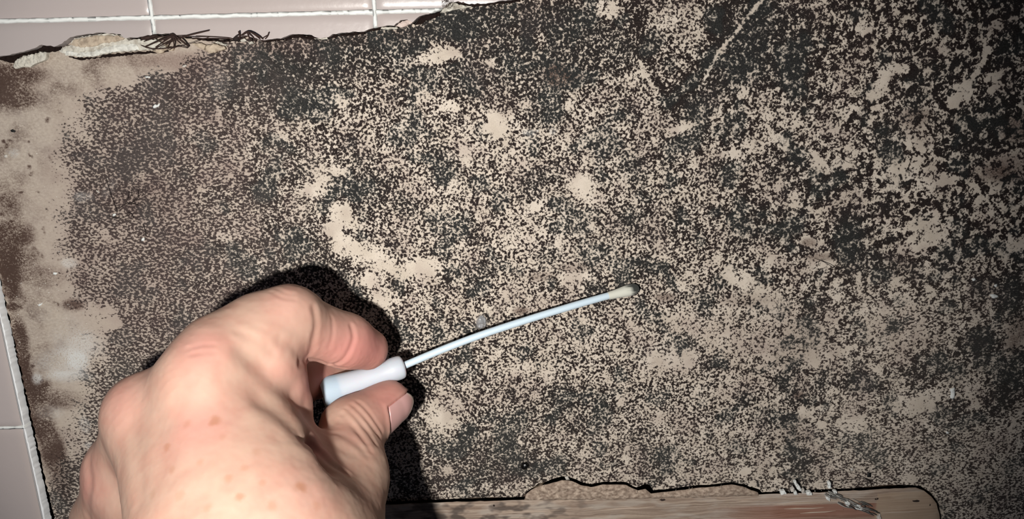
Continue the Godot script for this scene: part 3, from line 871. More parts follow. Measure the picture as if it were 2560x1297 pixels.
func make_plaster() -> void:
	var white := plaster_material(Color(0.50, 0.46, 0.41), Color(0.84, 0.83, 0.79))
	var cream := plaster_material(Color(0.42, 0.36, 0.31), Color(0.80, 0.74, 0.66))
	var grp := "broken plaster along the tile edge"
	chunk("plaster_chunk", [36, 162, 44, 150, 62, 140, 84, 136, 105, 130, 121, 131, 119, 143, 110, 153, 92, 160, 78, 168, 58, 168, 42, 172], -0.2, 2.2, white, "small pale leaf-shaped lump of plaster at the left end of the tile break", "plaster", grp, 0.6, 3)
	var big := thing("plaster_chunk", at(280, 115), "long white crumbling plaster piece under the first upright grout joint", "plaster", grp)
	chunk("plaster_body", [150, 126, 178, 112, 190, 96, 232, 88, 262, 84, 300, 87, 318, 90, 324, 101, 350, 97, 392, 99, 412, 110, 422, 124, 396, 122, 345, 127, 300, 130, 262, 134, 250, 140, 200, 142, 168, 138], -0.2, 2.4, white, "", "", "", 0.55, 4, big, 0.8)
	chunk("plaster_face", [180, 112, 194, 98, 235, 90, 300, 90, 316, 96, 300, 104, 262, 108, 238, 116, 206, 118], 1.6, 3.3, cream, "", "", "", 0.4, 5, big, 0.8)
	chunk("plaster_lip", [166, 130, 176, 126, 200, 132, 240, 128, 262, 118, 300, 112, 345, 110, 352, 124, 300, 129, 258, 134, 246, 140, 205, 142, 172, 138], 1.8, 2.9, plaster_material(Color(0.62, 0.60, 0.57), Color(0.90, 0.90, 0.87)), "", "", "", 0.5, 6, big, 0.8)
	var pale := thing("plaster_flake", at(520, 120), "cracked cream plaster flakes between the two tufts of dark fibre", "plaster", grp)
	chunk("plaster_piece", [482, 110, 500, 106, 516, 113, 512, 124, 498, 120], -0.2, 1.8, cream, "", "", "", 0.3, 8, pale)
	chunk("plaster_piece", [518, 114, 535, 109, 562, 116, 566, 122, 548, 128, 530, 133, 514, 128], -0.2, 2.0, cream, "", "", "", 0.3, 9, pale)
	chunk("plaster_piece", [528, 107, 545, 104, 566, 110, 566, 115, 545, 108], -0.2, 1.6, white, "", "", "", 0.3, 10, pale)
	var tri := thing("plaster_flake", at(402, 128), "pale three-cornered plaster flake hanging below the large dark fibre tuft", "plaster", grp)
	chunk("plaster_piece", [384, 128, 400, 118, 416, 110, 420, 122, 410, 132, 398, 134], -0.2, 2.2, cream, "", "", "", 0.4, 11, tri)
	chunk("plaster_piece", [424, 120, 432, 116, 436, 124, 426, 127], -0.2, 1.6, cream, "", "", "", 0.4, 12, tri)
	chunk("plaster_crumb", [600, 100, 612, 97, 618, 103, 608, 106], -0.1, 1.8, white, "white plaster crumb at the left foot of the smaller fibre tuft", "plaster", grp, 0.4, 13)
	chunk("plaster_crumb", [620, 104, 632, 102, 636, 109, 624, 112], -0.1, 1.6, white, "second white plaster crumb under the middle of the smaller fibre tuft", "plaster", grp, 0.4, 14)
	chunk("plaster_crumb", [786, 96, 800, 95, 818, 93, 820, 97, 800, 99, 788, 99], -0.1, 1.7, white, "thin white sliver of plaster in the dark edge between the two upright grout joints", "plaster", grp, 0.3, 15)
	chunk("plaster_flake", [952, 72, 960, 67, 976, 67, 990, 68, 996, 71, 980, 74, 960, 74], -0.1, 1.9, white, "white flat plaster flake just right of the second upright grout joint", "plaster", grp, 0.4, 16)
	chunk("plaster_flake", [990, 66, 1002, 56, 1016, 50, 1028, 52, 1032, 58, 1020, 64, 1006, 70], -0.1, 2.4, plaster_material(Color(0.66, 0.58, 0.54), Color(0.86, 0.80, 0.77)), "pinkish curled plaster flake under the step in the tile break", "plaster", grp, 0.6, 17)
	var top := thing("plaster_chunk", at(1128, 22), "grey crumbling plaster under the brown scrap at the top edge of the picture", "plaster", grp)
	chunk("plaster_body", [1100, 32, 1106, 24, 1120, 10, 1134, 6, 1148, 12, 1166, 14, 1180, 16, 1160, 22, 1136, 26, 1118, 30], -0.2, 2.2, white, "", "", "", 0.8, 18, top)
	# the dark crumbling edge of the wallboard paper
	var dirt := mat(Color(0.13, 0.095, 0.085), 0.95, 0.2)
	var rim := "dark crumbs of torn paper along the tile edge"
	var words := ["between the pale plaster lump and the long white plaster", "just left of the long white plaster piece", "below the long white plaster piece", "above the two cracked cream flakes", "right of the smaller fibre tuft", "under the middle tile, wavy topped", "under the middle tile, beside the white sliver", "left of the second upright grout joint", "under the second upright grout joint", "at the foot of the step in the tile break", "on the step in the tile break", "at the far left end of the tile break", "right of the grey plaster at the top edge"]
	var places := [[90, 127, 115, 112, 135, 110, 152, 117, 150, 127, 120, 130], [138, 114, 148, 110, 154, 120, 148, 124], [172, 141, 200, 145, 250, 143, 262, 137, 350, 130, 420, 126, 420, 130, 350, 135, 262, 143, 200, 150], [470, 95, 520, 99, 574, 101, 598, 96, 598, 100, 574, 105, 520, 103], [655, 101, 668, 98, 710, 96, 710, 101, 668, 105], [712, 96, 731, 87, 753, 85, 764, 92, 786, 88, 800, 97, 786, 99, 760, 95, 735, 94, 714, 102], [822, 94, 838, 85, 846, 88, 838, 96], [846, 89, 873, 82, 880, 83, 890, 78, 896, 82, 912, 80, 912, 86, 870, 90], [914, 82, 925, 73, 950, 69, 952, 74, 930, 78], [1036, 62, 1044, 52, 1052, 42, 1066, 38, 1078, 36, 1100, 30, 1100, 40, 1070, 50, 1048, 62], [1000, 54, 1012, 48, 1022, 47, 1028, 56, 1024, 57, 1018, 51, 1004, 57], [-8, 142, 20, 140, 41, 136, 90, 125, 96, 130, 44, 146, 36, 158, 0, 150], [1150, 4, 1174, 11, 1215, 9, 1256, 4, 1300, 0, 1300, 5, 1256, 9, 1215, 14, 1174, 17, 1152, 10]]
	for i in places.size():
		chunk("torn_paper_edge", places[i], -0.2, 1.3, dirt, "dark brittle crumb of torn paper " + words[i], "torn paper", rim, 0.5, 90 + i)

func strand(o: Node3D, pts: Array, r: float, m: Material, called := "strand") -> void:   # [px, py, h] along one fibre
	var path := PackedVector3Array()
	for i in range(0, pts.size(), 3): path.append(at(pts[i], pts[i + 1], pts[i + 2]))
	var s := Shape.new()
	tube(s, smooth_path(path, 3), [r * 0.7], 6)
	obj(called, s.mesh(o.position / MM), m, o)

func make_fibres() -> void:
	var brown := mat(Color(0.20, 0.125, 0.10), 0.85)
	var dark := mat(Color(0.13, 0.085, 0.075), 0.9)
	var a := thing("fibre_tuft", at(430, 105, 2), "larger tuft of dark brown broken fibres fanned out over the white plaster", "fibre tuft", "dark fibre tufts on the tile break")
	var hub := [434, 88, 5.0]
	for e in [[380, 124, 1.0], [352, 106, 1.5], [418, 122, 1], [436, 120, 1], [410, 100, 4], [472, 116, 1.5], [452, 108, 3], [360, 118, 2.0]]:
		strand(a, hub + [(434 + e[0]) / 2.0 + rng.randf_range(-3, 3), (88 + e[1]) / 2.0 + rng.randf_range(-3, 1), e[2] + 3.0] + [e[0], e[1], e[2]], rng.randf_range(0.22, 0.48), brown, "strand")
	for e in [[382, 124, 2, 432, 100, 4, 478, 86, 5, 523, 76, 5], [394, 122, 2, 450, 96, 4, 522, 77, 5.2], [436, 94, 4, 480, 92, 5, 528, 92, 4], [440, 118, 2, 480, 108, 4, 524, 92, 4.2], [346, 109, 2, 380, 122, 3, 440, 118, 2], [350, 103, 2, 366, 92, 4, 394, 88, 4], [424, 124, 1.5, 444, 116, 3, 470, 120, 1.5], [352, 92, 3, 420, 90, 4, 470, 88, 4], [460, 88, 3, 540, 92, 4, 600, 96, 3], [480, 96, 3, 548, 96, 4, 596, 98, 3]]:
		strand(a, e, rng.randf_range(0.12, 0.3), brown, "strand")
	var clump := Shape.new()
	var blob := slab(jagged(flats([350, 94, 365, 88, 392, 86, 390, 94, 372, 98, 354, 102], 2.0), 0.7, 0.15, true), 0.0, 3.4, 0.6, 0.8, 0.6, 33)
	obj("clump", blob.mesh(a.position / MM), brown, a)
	obj("clump", slab(jagged(flats([422, 90, 430, 84, 440, 84, 446, 92, 434, 98], 3.0), 0.6, 0.12, true), 1.0, 5.2, 0.5, 0.7, 0.6, 34).mesh(a.position / MM), brown, a)
	var b := thing("fibre_tuft", at(640, 95, 2), "smaller arched tuft of dark brown fibres right of the cracked flakes", "fibre tuft", "dark fibre tufts on the tile break")
	for e in [[584, 100, 1, 598, 92, 4, 618, 79, 6, 636, 86, 6, 658, 104, 2], [602, 92, 2, 612, 84, 5, 626, 80, 6, 650, 92, 5, 664, 102, 2], [618, 80, 5, 622, 92, 4, 630, 102, 2], [620, 82, 5, 634, 94, 4, 640, 104, 2], [658, 102, 3, 668, 92, 4, 672, 81, 5], [596, 104, 2, 600, 90, 4, 597, 79, 6], [652, 98, 3, 662, 92, 4, 670, 88, 5], [600, 98, 2, 620, 90, 3, 650, 100, 2]]:
		strand(b, e, rng.randf_range(0.16, 0.42), brown, "strand")
	obj("clump", slab(jagged(flats([586, 94, 596, 86, 602, 80, 604, 96, 598, 104, 588, 102], 2.0), 0.6, 0.12, true), 0.0, 4.0, 0.5, 0.7, 0.6, 35).mesh(b.position / MM), dark, b)
	var c := thing("fibre_tuft", at(1125, 8, 2), "brown scrap with thin tangled threads at the top edge of the picture", "fibre tuft", "dark fibre tufts on the tile break")
	obj("clump", slab(jagged(flats([1132, -6, 1150, 0, 1166, 4, 1160, 11, 1146, 8, 1134, 2], 2.0), 0.6, 0.12, true), 0.0, 3.6, 0.5, 0.7, 0.6, 36).mesh(c.position / MM), brown, c)
	for k in 14:
		var x := rng.randf_range(1104, 1128)
		strand(c, [x, rng.randf_range(-6, 4), 4, x + rng.randf_range(-8, 10), rng.randf_range(4, 14), 5, x + rng.randf_range(-6, 14), rng.randf_range(14, 24), 4], 0.07, brown, "thread")
	# twiggy fibres on the purple patch
	var t := thing("fibre_cluster", at(300, 480), "sprig of thin dark red-brown fibres on the purple mould at the left", "fibres")
	for e in [[265, 445, .4, 275, 480, .8, 290, 520, .8, 292, 532, .4], [310, 500, .5, 326, 492, 1, 330, 470, 1.2], [312, 510, .5, 320, 495, 1, 322, 478, 1], [318, 512, .5, 340, 500, 1.2, 350, 486, 1], [300, 520, .4, 318, 508, 1, 345, 512, .8], [272, 540, .4, 300, 546, .8, 325, 536, .5], [330, 505, .6, 345, 490, 1, 344, 476, 1.2], [358, 560, .4, 362, 575, .7, 366, 590, .4], [318, 530, .5, 328, 534, .8, 334, 545, .4]]:
		strand(t, e, rng.randf_range(0.10, 0.2), dark, "strand")
	var h := thing("hair", at(1570, 860), "fine curled dark hair lying below the cotton tip", "hair", "stray hairs on the wallboard")
	strand(h, [1546, 843, .2, 1560, 846, .5, 1568, 852, .6, 1574, 864, .5, 1572, 880, .3, 1568, 894, .2], 0.07, dark)
	strand(h, [1574, 868, .3, 1584, 858, .5, 1596, 846, .2], 0.05, dark)
	strand(h, [1570, 872, .3, 1590, 884, .5, 1610, 890, .2], 0.05, dark)
	h = thing("hair", at(2130, 395), "thin dark curved hair at the upper right of the wallboard", "hair", "stray hairs on the wallboard")
	strand(h, [2096, 388, .2, 2110, 400, .5, 2130, 408, .6, 2160, 398, .5, 2195, 392, .2], 0.07, dark)
	strand(h, [2092, 398, .2, 2120, 392, .6, 2150, 404, .2], 0.06, dark)
	h = thing("hair", at(2060, 660), "short tangled dark threads under the pale patch right of centre", "hair", "stray hairs on the wallboard")
	for e in [[2036, 645, .2, 2060, 655, .7, 2082, 668, .2], [2046, 664, .2, 2048, 650, .6, 2064, 648, .2], [2050, 650, .2, 2076, 660, .7, 2096, 674, .2]]: strand(h, e, 0.09, dark)
	h = thing("hair", at(2485, 690), "slanting dark thread above the white flake pair at the right edge", "hair", "stray hairs on the wallboard")
	strand(h, [2450, 655, .2, 2480, 690, .6, 2520, 706, .2], 0.10, dark)
	strand(h, [2462, 660, .2, 2490, 680, .5, 2505, 705, .2], 0.07, dark)
	h = thing("hair", at(2150, 1192), "dark wiry threads just above the plank beside the black square", "hair", "stray hairs on the wallboard")
	for e in [[2120, 1200, .3, 2150, 1194, .8, 2190, 1206, .4], [2130, 1182, .3, 2170, 1198, .8, 2180, 1216, .4], [2046, 1206, .3, 2100, 1200, .8, 2150, 1198, .4], [2100, 1218, .6, 2125, 1228, 1.2, 2150, 1206, .5]]: strand(h, e, 0.12, dark)

# ------------------------------------------------------------------ the hand
var fg := PackedFloat32Array()
var gn := Vector3i.ZERO
var g0 := Vector3.ZERO
const CELL := 1.35

func bone(a: Vector3, ra: float, b: Vector3, rb: float, k: float, carve := false) -> void:
	var grow := maxf(ra, rb) + k + CELL * 3.0
	if carve: grow = maxf(ra, rb) + k + CELL
	var lo := Vector3(minf(a.x, b.x), minf(a.y, b.y), minf(a.z, b.z)) - Vector3.ONE * grow
	var hi := Vector3(maxf(a.x, b.x), maxf(a.y, b.y), maxf(a.z, b.z)) + Vector3.ONE * grow
	var i0 := Vector3i(((lo - g0) / CELL).floor()).clamp(Vector3i.ZERO, gn - Vector3i.ONE)
	var i1 := Vector3i(((hi - g0) / CELL).ceil()).clamp(Vector3i.ZERO, gn - Vector3i.ONE)
	var ab := b - a
	var inv := 1.0 / maxf(ab.length_squared(), 1e-6)
	var dr := rb - ra
	for z in range(i0.z, i1.z + 1):
		for y in range(i0.y, i1.y + 1):
			var row := (z * gn.y + y) * gn.x
			var p := g0 + Vector3(i0.x, y, z) * CELL
			for x in range(i0.x, i1.x + 1):
				var ap := p - a
				var t := clampf(ap.dot(ab) * inv, 0.0, 1.0)
				var d := (ap - ab * t).length() - ra - dr * t
				var f := fg[row + x]
				if carve:
					d = -d
					var h := maxf(k - absf(f - d), 0.0) / k
					fg[row + x] = maxf(f, d) + h * h * k * 0.25
				else:
					var h := maxf(k - absf(f - d), 0.0) / k
					fg[row + x] = minf(f, d) - h * h * k * 0.25
				p.x += CELL

func field(p: Vector3) -> float:
	var q := (p - g0) / CELL
	var i := Vector3i(q.floor())
	if i.x < 0 or i.y < 0 or i.z < 0 or i.x >= gn.x - 1 or i.y >= gn.y - 1 or i.z >= gn.z - 1: return 50.0
	var f := q - Vector3(i)
	var o := (i.z * gn.y + i.y) * gn.x + i.x
	var s := gn.x * gn.y
	var a := lerpf(lerpf(fg[o], fg[o + 1], f.x), lerpf(fg[o + gn.x], fg[o + gn.x + 1], f.x), f.y)
	var b := lerpf(lerpf(fg[o + s], fg[o + s + 1], f.x), lerpf(fg[o + s + gn.x], fg[o + s + gn.x + 1], f.x), f.y)
	return lerpf(a, b, f.z)

func skin_at(px: float, py: float) -> Vector3:   # where the line of sight through that place of the photograph meets the skin
	var d := (at(px, py) - EYE).normalized()
	var p := EYE + d * 100.0
	for k in 900:
		if field(p) < 0.0: return p
		p += d * 0.3
	return Vector3.INF

func nets() -> Shape:
	var s := Shape.new()
	var spot := PackedInt32Array()
	spot.resize(gn.x * gn.y * gn.z)
	spot.fill(-1)
	var sy := gn.x
	var sz := gn.x * gn.y
	var off := PackedInt32Array([0, 1, sy, sy + 1, sz, sz + 1, sz + sy, sz + sy + 1])
	for z in gn.z - 1:
		for y in gn.y - 1:
			var row := (z * gn.y + y) * gn.x
			for x in gn.x - 1:
				var o := row + x
				if absf(fg[o]) > CELL * 2.0: continue
				var inside := 0
				for k in 8:
					if fg[o + off[k]] < 0.0: inside += 1
				if inside == 0 or inside == 8: continue
				var sum := Vector3.ZERO
				var n := 0
				for k in 8:
					var fa := fg[o + off[k]]
					for bit in [1, 2, 4]:
						if k & bit: continue
						var fb := fg[o + off[k | bit]]
						if (fa < 0.0) == (fb < 0.0): continue
						var t := fa / (fa - fb)
						var p := Vector3(k & 1, (k >> 1) & 1, (k >> 2) & 1)
						if bit == 1: p.x += t
						elif bit == 2: p.y += t
						else: p.z += t
						sum += p
						n += 1
				spot[o] = s.v.size()
				s.v.append(g0 + (Vector3(x, y, z) + sum / n) * CELL)
	for z in range(1, gn.z - 1):
		for y in range(1, gn.y - 1):
			var row := (z * gn.y + y) * gn.x
			for x in range(1, gn.x - 1):
				var o := row + x
				var f := fg[o]
				if absf(f) > CELL * 2.0: continue
				if (f < 0.0) != (fg[o + 1] < 0.0):
					var q := [spot[o - sy - sz], spot[o - sz], spot[o], spot[o - sy]]
					if q.min() >= 0:
						if f < 0.0: s.quad(q[0], q[1], q[2], q[3])
						else: s.quad(q[0], q[3], q[2], q[1])
				if (f < 0.0) != (fg[o + sy] < 0.0):
					var q := [spot[o - 1 - sz], spot[o - 1], spot[o], spot[o - sz]]
					if q.min() >= 0:
						if f < 0.0: s.quad(q[0], q[1], q[2], q[3])
						else: s.quad(q[0], q[3], q[2], q[1])
				if (f < 0.0) != (fg[o + sz] < 0.0):
					var q := [spot[o - 1 - sy], spot[o - sy], spot[o], spot[o - 1]]
					if q.min() >= 0:
						if f < 0.0: s.quad(q[0], q[1], q[2], q[3])
						else: s.quad(q[0], q[3], q[2], q[1])
	return s

func finer(s: Shape) -> Shape:   # every triangle in four, smoothed a little
	var r := Shape.new()
	r.v = s.v.duplicate()
	var mid := {}
	for i in range(0, s.t.size(), 3):
		var m := PackedInt32Array()
		for k in 3:
			var a := s.t[i + k]
			var b := s.t[i + (k + 1) % 3]
			var key := mini(a, b) * 1000000 + maxi(a, b)
			if not mid.has(key):
				mid[key] = r.v.size()
				r.v.append((s.v[a] + s.v[b]) * 0.5)
			m.append(mid[key])
		r.tri(s.t[i], m[0], m[2]); r.tri(m[0], s.t[i + 1], m[1]); r.tri(m[2], m[1], s.t[i + 2]); r.tri(m[0], m[1], m[2])
	return r

func relax(s: Shape, times: int) -> void:
	for k in times:
		var sum := PackedVector3Array()
		var n := PackedFloat32Array()
		sum.resize(s.v.size()); n.resize(s.v.size())
		for i in range(0, s.t.size(), 3):
			var a := s.t[i]
			var b := s.t[i + 1]
			var c := s.t[i + 2]
			sum[a] += s.v[b] + s.v[c]; sum[b] += s.v[a] + s.v[c]; sum[c] += s.v[a] + s.v[b]
			n[a] += 2.0; n[b] += 2.0; n[c] += 2.0
		for i in s.v.size():
			if n[i] > 0.0: s.v[i] = s.v[i].lerp(sum[i] / n[i], 0.55)

# joints of the hand: [px, py, height over the wallboard]
const THUMB_IP := [880.0, 1072.0, 40.0]
const THUMB_TIP := [968.0, 1008.0, 27.0]

func j(a: Array) -> Vector3: return at(a[0], a[1], a[2])

func make_hand() -> void:
	g0 = Vector3(-62, -232, -2)
	gn = Vector3i(int(170 / CELL), int(176 / CELL), int(150 / CELL))
	fg.resize(gn.x * gn.y * gn.z)
	fg.fill(40.0)
	var wrist := at(600, 1560, 104)
	var arm := wrist + Vector3(-12, -70, 30)
	bone(wrist, 25, arm, 28, 10)
	bone(wrist + Vector3(-16, 0, -8), 20, arm + Vector3(-16, 0, -6), 24, 10)
	# back of the hand
	bone(at(690, 1480, 104), 19, at(506, 955, 68), 11.2, 13)
	bone(at(610, 1490, 98), 19, at(362, 1032, 64), 10.6, 13)
	bone(at(520, 1500, 84), 18, at(318, 1175, 52), 10.5, 14)
	bone(at(430, 1520, 70), 17, at(262, 1300, 42), 10, 14)
	bone(at(345, 1100, 58), 9, at(288, 1260, 46), 9, 14)
	bone(at(560, 1300, 88), 20, at(480, 1080, 66), 14, 14)
	bone(at(690, 1330, 92), 20, at(600, 1060, 66), 13, 14)
	# index finger
	bone(at(506, 955, 68), 11.2, at(560, 890, 62), 11.8, 8)
	bone(at(560, 890, 62), 11.8, at(655, 832, 54), 11.2, 6)
	bone(at(655, 832, 54), 11.2, at(725, 803, 47), 10.2, 6)
	bone(at(725, 803, 47), 10.0, at(862, 852, 34), 8.8, 4)
	bone(at(862, 852, 34), 8.8, at(918, 872, 27), 7.4, 4)
	# flesh at its root and the web towards the thumb
	bone(at(600, 960, 62), 11, at(690, 930, 50), 7.5, 6)
	bone(at(610, 1020, 64), 13, at(700, 1010, 54), 6.5, 6)
	bone(at(690, 1010, 54), 6.5, at(752, 1100, 58), 5.5, 6)
	bone(at(640, 1150, 74), 15, at(770, 1170, 64), 9, 8)
	# middle finger, mostly hidden
	bone(at(362, 1030, 60), 10.0, at(590, 895, 32), 9, 5)
	bone(at(590, 895, 32), 9, at(732, 958, 33), 8.0, 3)
	bone(at(732, 958, 33), 8.0, at(830, 936, 15), 7.2, 3)
	# ring and little finger curled behind
	bone(at(300, 1190, 44), 9.5, at(440, 1010, 20), 8.6, 5)
	bone(at(440, 1010, 20), 8.6, at(560, 1020, 13), 7.8, 3)
	bone(at(560, 1020, 13), 7.8, at(600, 1070, 18), 7, 3)
	bone(at(275, 1320, 36), 9.0, at(370, 1180, 16), 7.6, 5)
	bone(at(370, 1180, 16), 7.6, at(450, 1170, 12), 6.8, 3)
	bone(at(450, 1170, 12), 6.8, at(485, 1220, 16), 6.2, 3)
	# thumb
	bone(at(800, 1430, 94), 17, at(866, 1200, 58), 12.6, 9)
	bone(at(866, 1200, 58), 12.4, j(THUMB_IP), 10.2, 5)
	bone(j(THUMB_IP), 10.2, j(THUMB_TIP), 8.4, 4)
	# knuckles
	bone(at(505, 940, 73), 7, at(508, 955, 72), 7, 10)
	bone(at(352, 1022, 68), 7, at(356, 1030, 68), 7, 9)
	bone(at(692, 905, 60), 6.2, at(724, 944, 55), 5.6, 3.5)
	bone(at(650, 968, 64), 7.5, at(728, 1012, 56), 6.0, 5)
	bone(at(722, 770, 52), 6, at(735, 775, 51), 6, 6)
	# the fold between thumb and index, and the crease at the thumb's root
	bone(at(775, 1110, 75), 2.0, at(812, 1165, 82), 2.6, 5, true)
	var nail_frame := thumb_frame()
	var creases := []
	for e in [[[785, 770, 790, 810, 784, 850, 768, 890, 748, 908], 0.5, 1.3], [[878, 815, 884, 845, 872, 880, 850, 905, 826, 912], 0.45, 0.9], [[768, 900, 800, 903, 830, 915, 862, 922], 0.5, 0.9], [[700, 850, 722, 862, 740, 880, 752, 905], 0.3, 1.6], [[610, 880, 650, 915, 690, 952, 728, 980], 0.95, 3.0], [[655, 1005, 707, 1040, 758, 1095], 0.8, 3.2], [[828, 795, 832, 830, 822, 870], 0.2, 0.8],
			[[880, 1010, 905, 1035, 930, 1065, 948, 1090], 0.38, 0.9], [[868, 1020, 895, 1048, 920, 1080, 940, 1110], 0.34, 0.9], [[895, 1003, 918, 1025, 940, 1055, 955, 1078], 0.3, 0.8], [[855, 1035, 885, 1065, 910, 1100, 928, 1128], 0.26, 0.9], [[845, 1050, 870, 1060, 892, 1078, 915, 1105], 0.18, 1.1], [[812, 1082, 840, 1082, 880, 1100, 915, 1135], 0.25, 1.4], [[805, 1112, 840, 1116, 880, 1134, 930, 1164], 0.2, 1.8],
			[[760, 1095, 790, 1125, 830, 1160, 860, 1180], 0.7, 1.6], [[690, 720, 712, 732, 735, 736], 0.2, 0.8], [[680, 730, 705, 742, 735, 747], 0.2, 0.8], [[330, 1060, 345, 1110, 350, 1180, 352, 1250], 0.35, 3.0], [[222, 1160, 225, 1220, 222, 1290], 0.4, 2.0], [[600, 830, 640, 850, 680, 880], 0.3, 1.4], [[470, 870, 500, 862, 530, 862], 0.15, 0.8], [[478, 885, 505, 880, 532, 880], 0.15, 0.8]]:
		var line := PackedVector3Array()
		for i in range(0, e[0].size(), 2):
			var p := skin_at(e[0][i], e[0][i + 1])
			if p != Vector3.INF: line.append(p)
		if line.size() > 1: creases.append([smooth_path(line, 4), e[1], e[2]])
	var spots := []
	for e in [[536, 1052, 3.2, .55], [468, 1060, 2.2, .25], [418, 1118, 2.6, .45], [752, 1218, 3.2, .55], [598, 1242, 2.4, .5], [570, 1195, 2.2, .35], [500, 1155, 2.2, .25], [640, 1130, 2.4, .2], [450, 1240, 3, .22], [680, 1262, 2.6, .3], [520, 1270, 2.4, .25], [430, 1175, 2, .3], [610, 1170, 2, .25], [790, 1262, 2.6, .3], [380, 1235, 2.4, .2], [556, 1092, 1.8, .2], [655, 1205, 1.8, .25]]:
		var p := skin_at(e[0], e[1])
		if p != Vector3.INF: spots.append([p, e[2], e[3]])
	var flush := []   # redder skin: [place, reach, strength]
	for e in [[500, 868, 11, .55], [940, 870, 16, .9], [880, 880, 12, .6], [985, 1000, 16, .75], [800, 930, 14, .7], [770, 960, 14, .6], [520, 1060, 10, .35], [470, 1080, 12, .3], [300, 1000, 14, .35], [215, 1210, 16, .45], [700, 925, 9, .2], [790, 1120, 8, .8], [720, 760, 12, .3], [880, 1090, 10, .25], [760, 1240, 14, .25], [840, 860, 12, .5]]:
		var p := skin_at(e[0], e[1])
		if p != Vector3.INF: flush.append([p, e[2], e[3]])
	var s := nets()
	relax(s, 2)
	s = finer(s)
	relax(s, 2)
	var n := s.normals()
	var pore := FastNoiseLite.new()
	pore.seed = 3; pore.frequency = 0.5; pore.fractal_octaves = 3
	var lump := FastNoiseLite.new()
	lump.seed = 6; lump.frequency = 0.06; lump.fractal_octaves = 3
	var blotch := FastNoiseLite.new()
	blotch.seed = 16; blotch.frequency = 0.11; blotch.fractal_octaves = 4
	s.c.resize(s.v.size())
	var nail_mid: Vector3 = nail_frame.mid
	for i in s.v.size():
		var p := s.v[i]
		var push := pore.get_noise_3d(p.x, p.y, p.z) * 0.05 + lump.get_noise_3d(p.x, p.y, p.z) * 0.3
		for cr in creases:
			var line: PackedVector3Array = cr[0]
			var w: float = cr[2]
			if p.distance_squared_to(line[line.size() / 2]) > 1600.0: continue
			var best := 1e9
			for k in line.size() - 1:
				best = minf(best, p.distance_squared_to(Geometry3D.get_closest_point_to_segment(p, line[k], line[k + 1])))
				if best < 0.01: break
			if best < w * w * 9.0:
				var q := best / (w * w)
				push += cr[1] * (-exp(-q) * 0.85 + 0.16 * exp(-pow(sqrt(q) - 1.7, 2.0) * 2.0))
		if p.distance_squared_to(nail_mid) < 400.0: push += nail_bed(p, nail_frame)
		s.v[i] = p + n[i] * push
		var b := blotch.get_noise_3d(p.x, p.y, p.z)
		var col := Color(0.475, 0.312, 0.240).lerp(Color(0.455, 0.268, 0.205), clampf(0.35 + b * 1.3, 0.0, 1.0))
		for f in flush:
			var d: float = p.distance_to(f[0]) / f[1]
			if d < 1.6: col = col.lerp(Color(0.53, 0.200, 0.180), f[2] * 0.85 * exp(-d * d * 2.0))
		for f in spots:
			var d: float = p.distance_to(f[0]) / (f[1] * 0.62 * (1.0 + 0.5 * pore.get_noise_3d(p.x * 0.6, p.y * 0.6, p.z)))
			if d < 1.3: col = col.lerp(Color(0.330, 0.140, 0.070), f[2] * (1.0 - smoothstep(0.35, 1.1, d)))
		s.c[i] = col
	var skin := mat(Color.WHITE, 0.62, 0.35)
	skin.vertex_color_use_as_albedo = true
	skin.subsurf_scatter_enabled = true
	skin.subsurf_scatter_strength = 0.12
	var base := at(600, 1300, 60)
	var o := thing("person", base, "bare left hand reaching in from below, thumb and index finger pinching the white swab handle", "person")
	obj("hand", s.mesh(base), skin, o)
	make_nail(o, base, nail_frame)

func thumb_frame() -> Dictionary:
	var a := j(THUMB_IP)
	var b := j(THUMB_TIP)
	var along := (b - a).normalized()
	var up := Vector3(0.68, -0.50, 0.55)
	up = (up - along * up.dot(along)).normalized()
	return {"a": a, "along": along, "up": up, "side": along.cross(up).normalized(), "length": a.distance_to(b), "mid": b + up * 6.0}

# the nail lies round the thumb's last bone: s along it (mm past the joint), w the turn from its middle
const NAIL_FROM := 8.2
const NAIL_TO := 23.6
const NAIL_TURN := 1.02

func nail_place(f: Dictionary, s: float, w: float, lift: float) -> Vector3:
	var r := lerpf(10.2, 8.4, clampf(s / f.length, 0.0, 1.0))
	var past: float = maxf(0.0, s - f.length - 1.0)
	r -= past * past * 0.055 + maxf(0.0, s - 14.0) * 0.05
	return f.a + f.along * s + (f.up * cos(w) + f.side * sin(w)) * (r + lift)

func nail_bed(p: Vector3, f: Dictionary) -> float:
	var d: Vector3 = p - f.a
	var s := d.dot(f.along)
	var w := atan2(d.dot(f.side), d.dot(f.up))
	var e := maxf(absf(w) / NAIL_TURN - 1.0, maxf((NAIL_FROM + 2.2 * w * w - s) / 8.0, 0.0))
	if s > NAIL_TO + 1.0 or s < NAIL_FROM - 5.0 or absf(w) > 1.8: return 0.0
	if e <= 0.0: return -0.45
	return 0.42 * exp(-pow((e - 0.12) / 0.14, 2.0)) - 0.3 * exp(-pow(e / 0.05, 2.0))

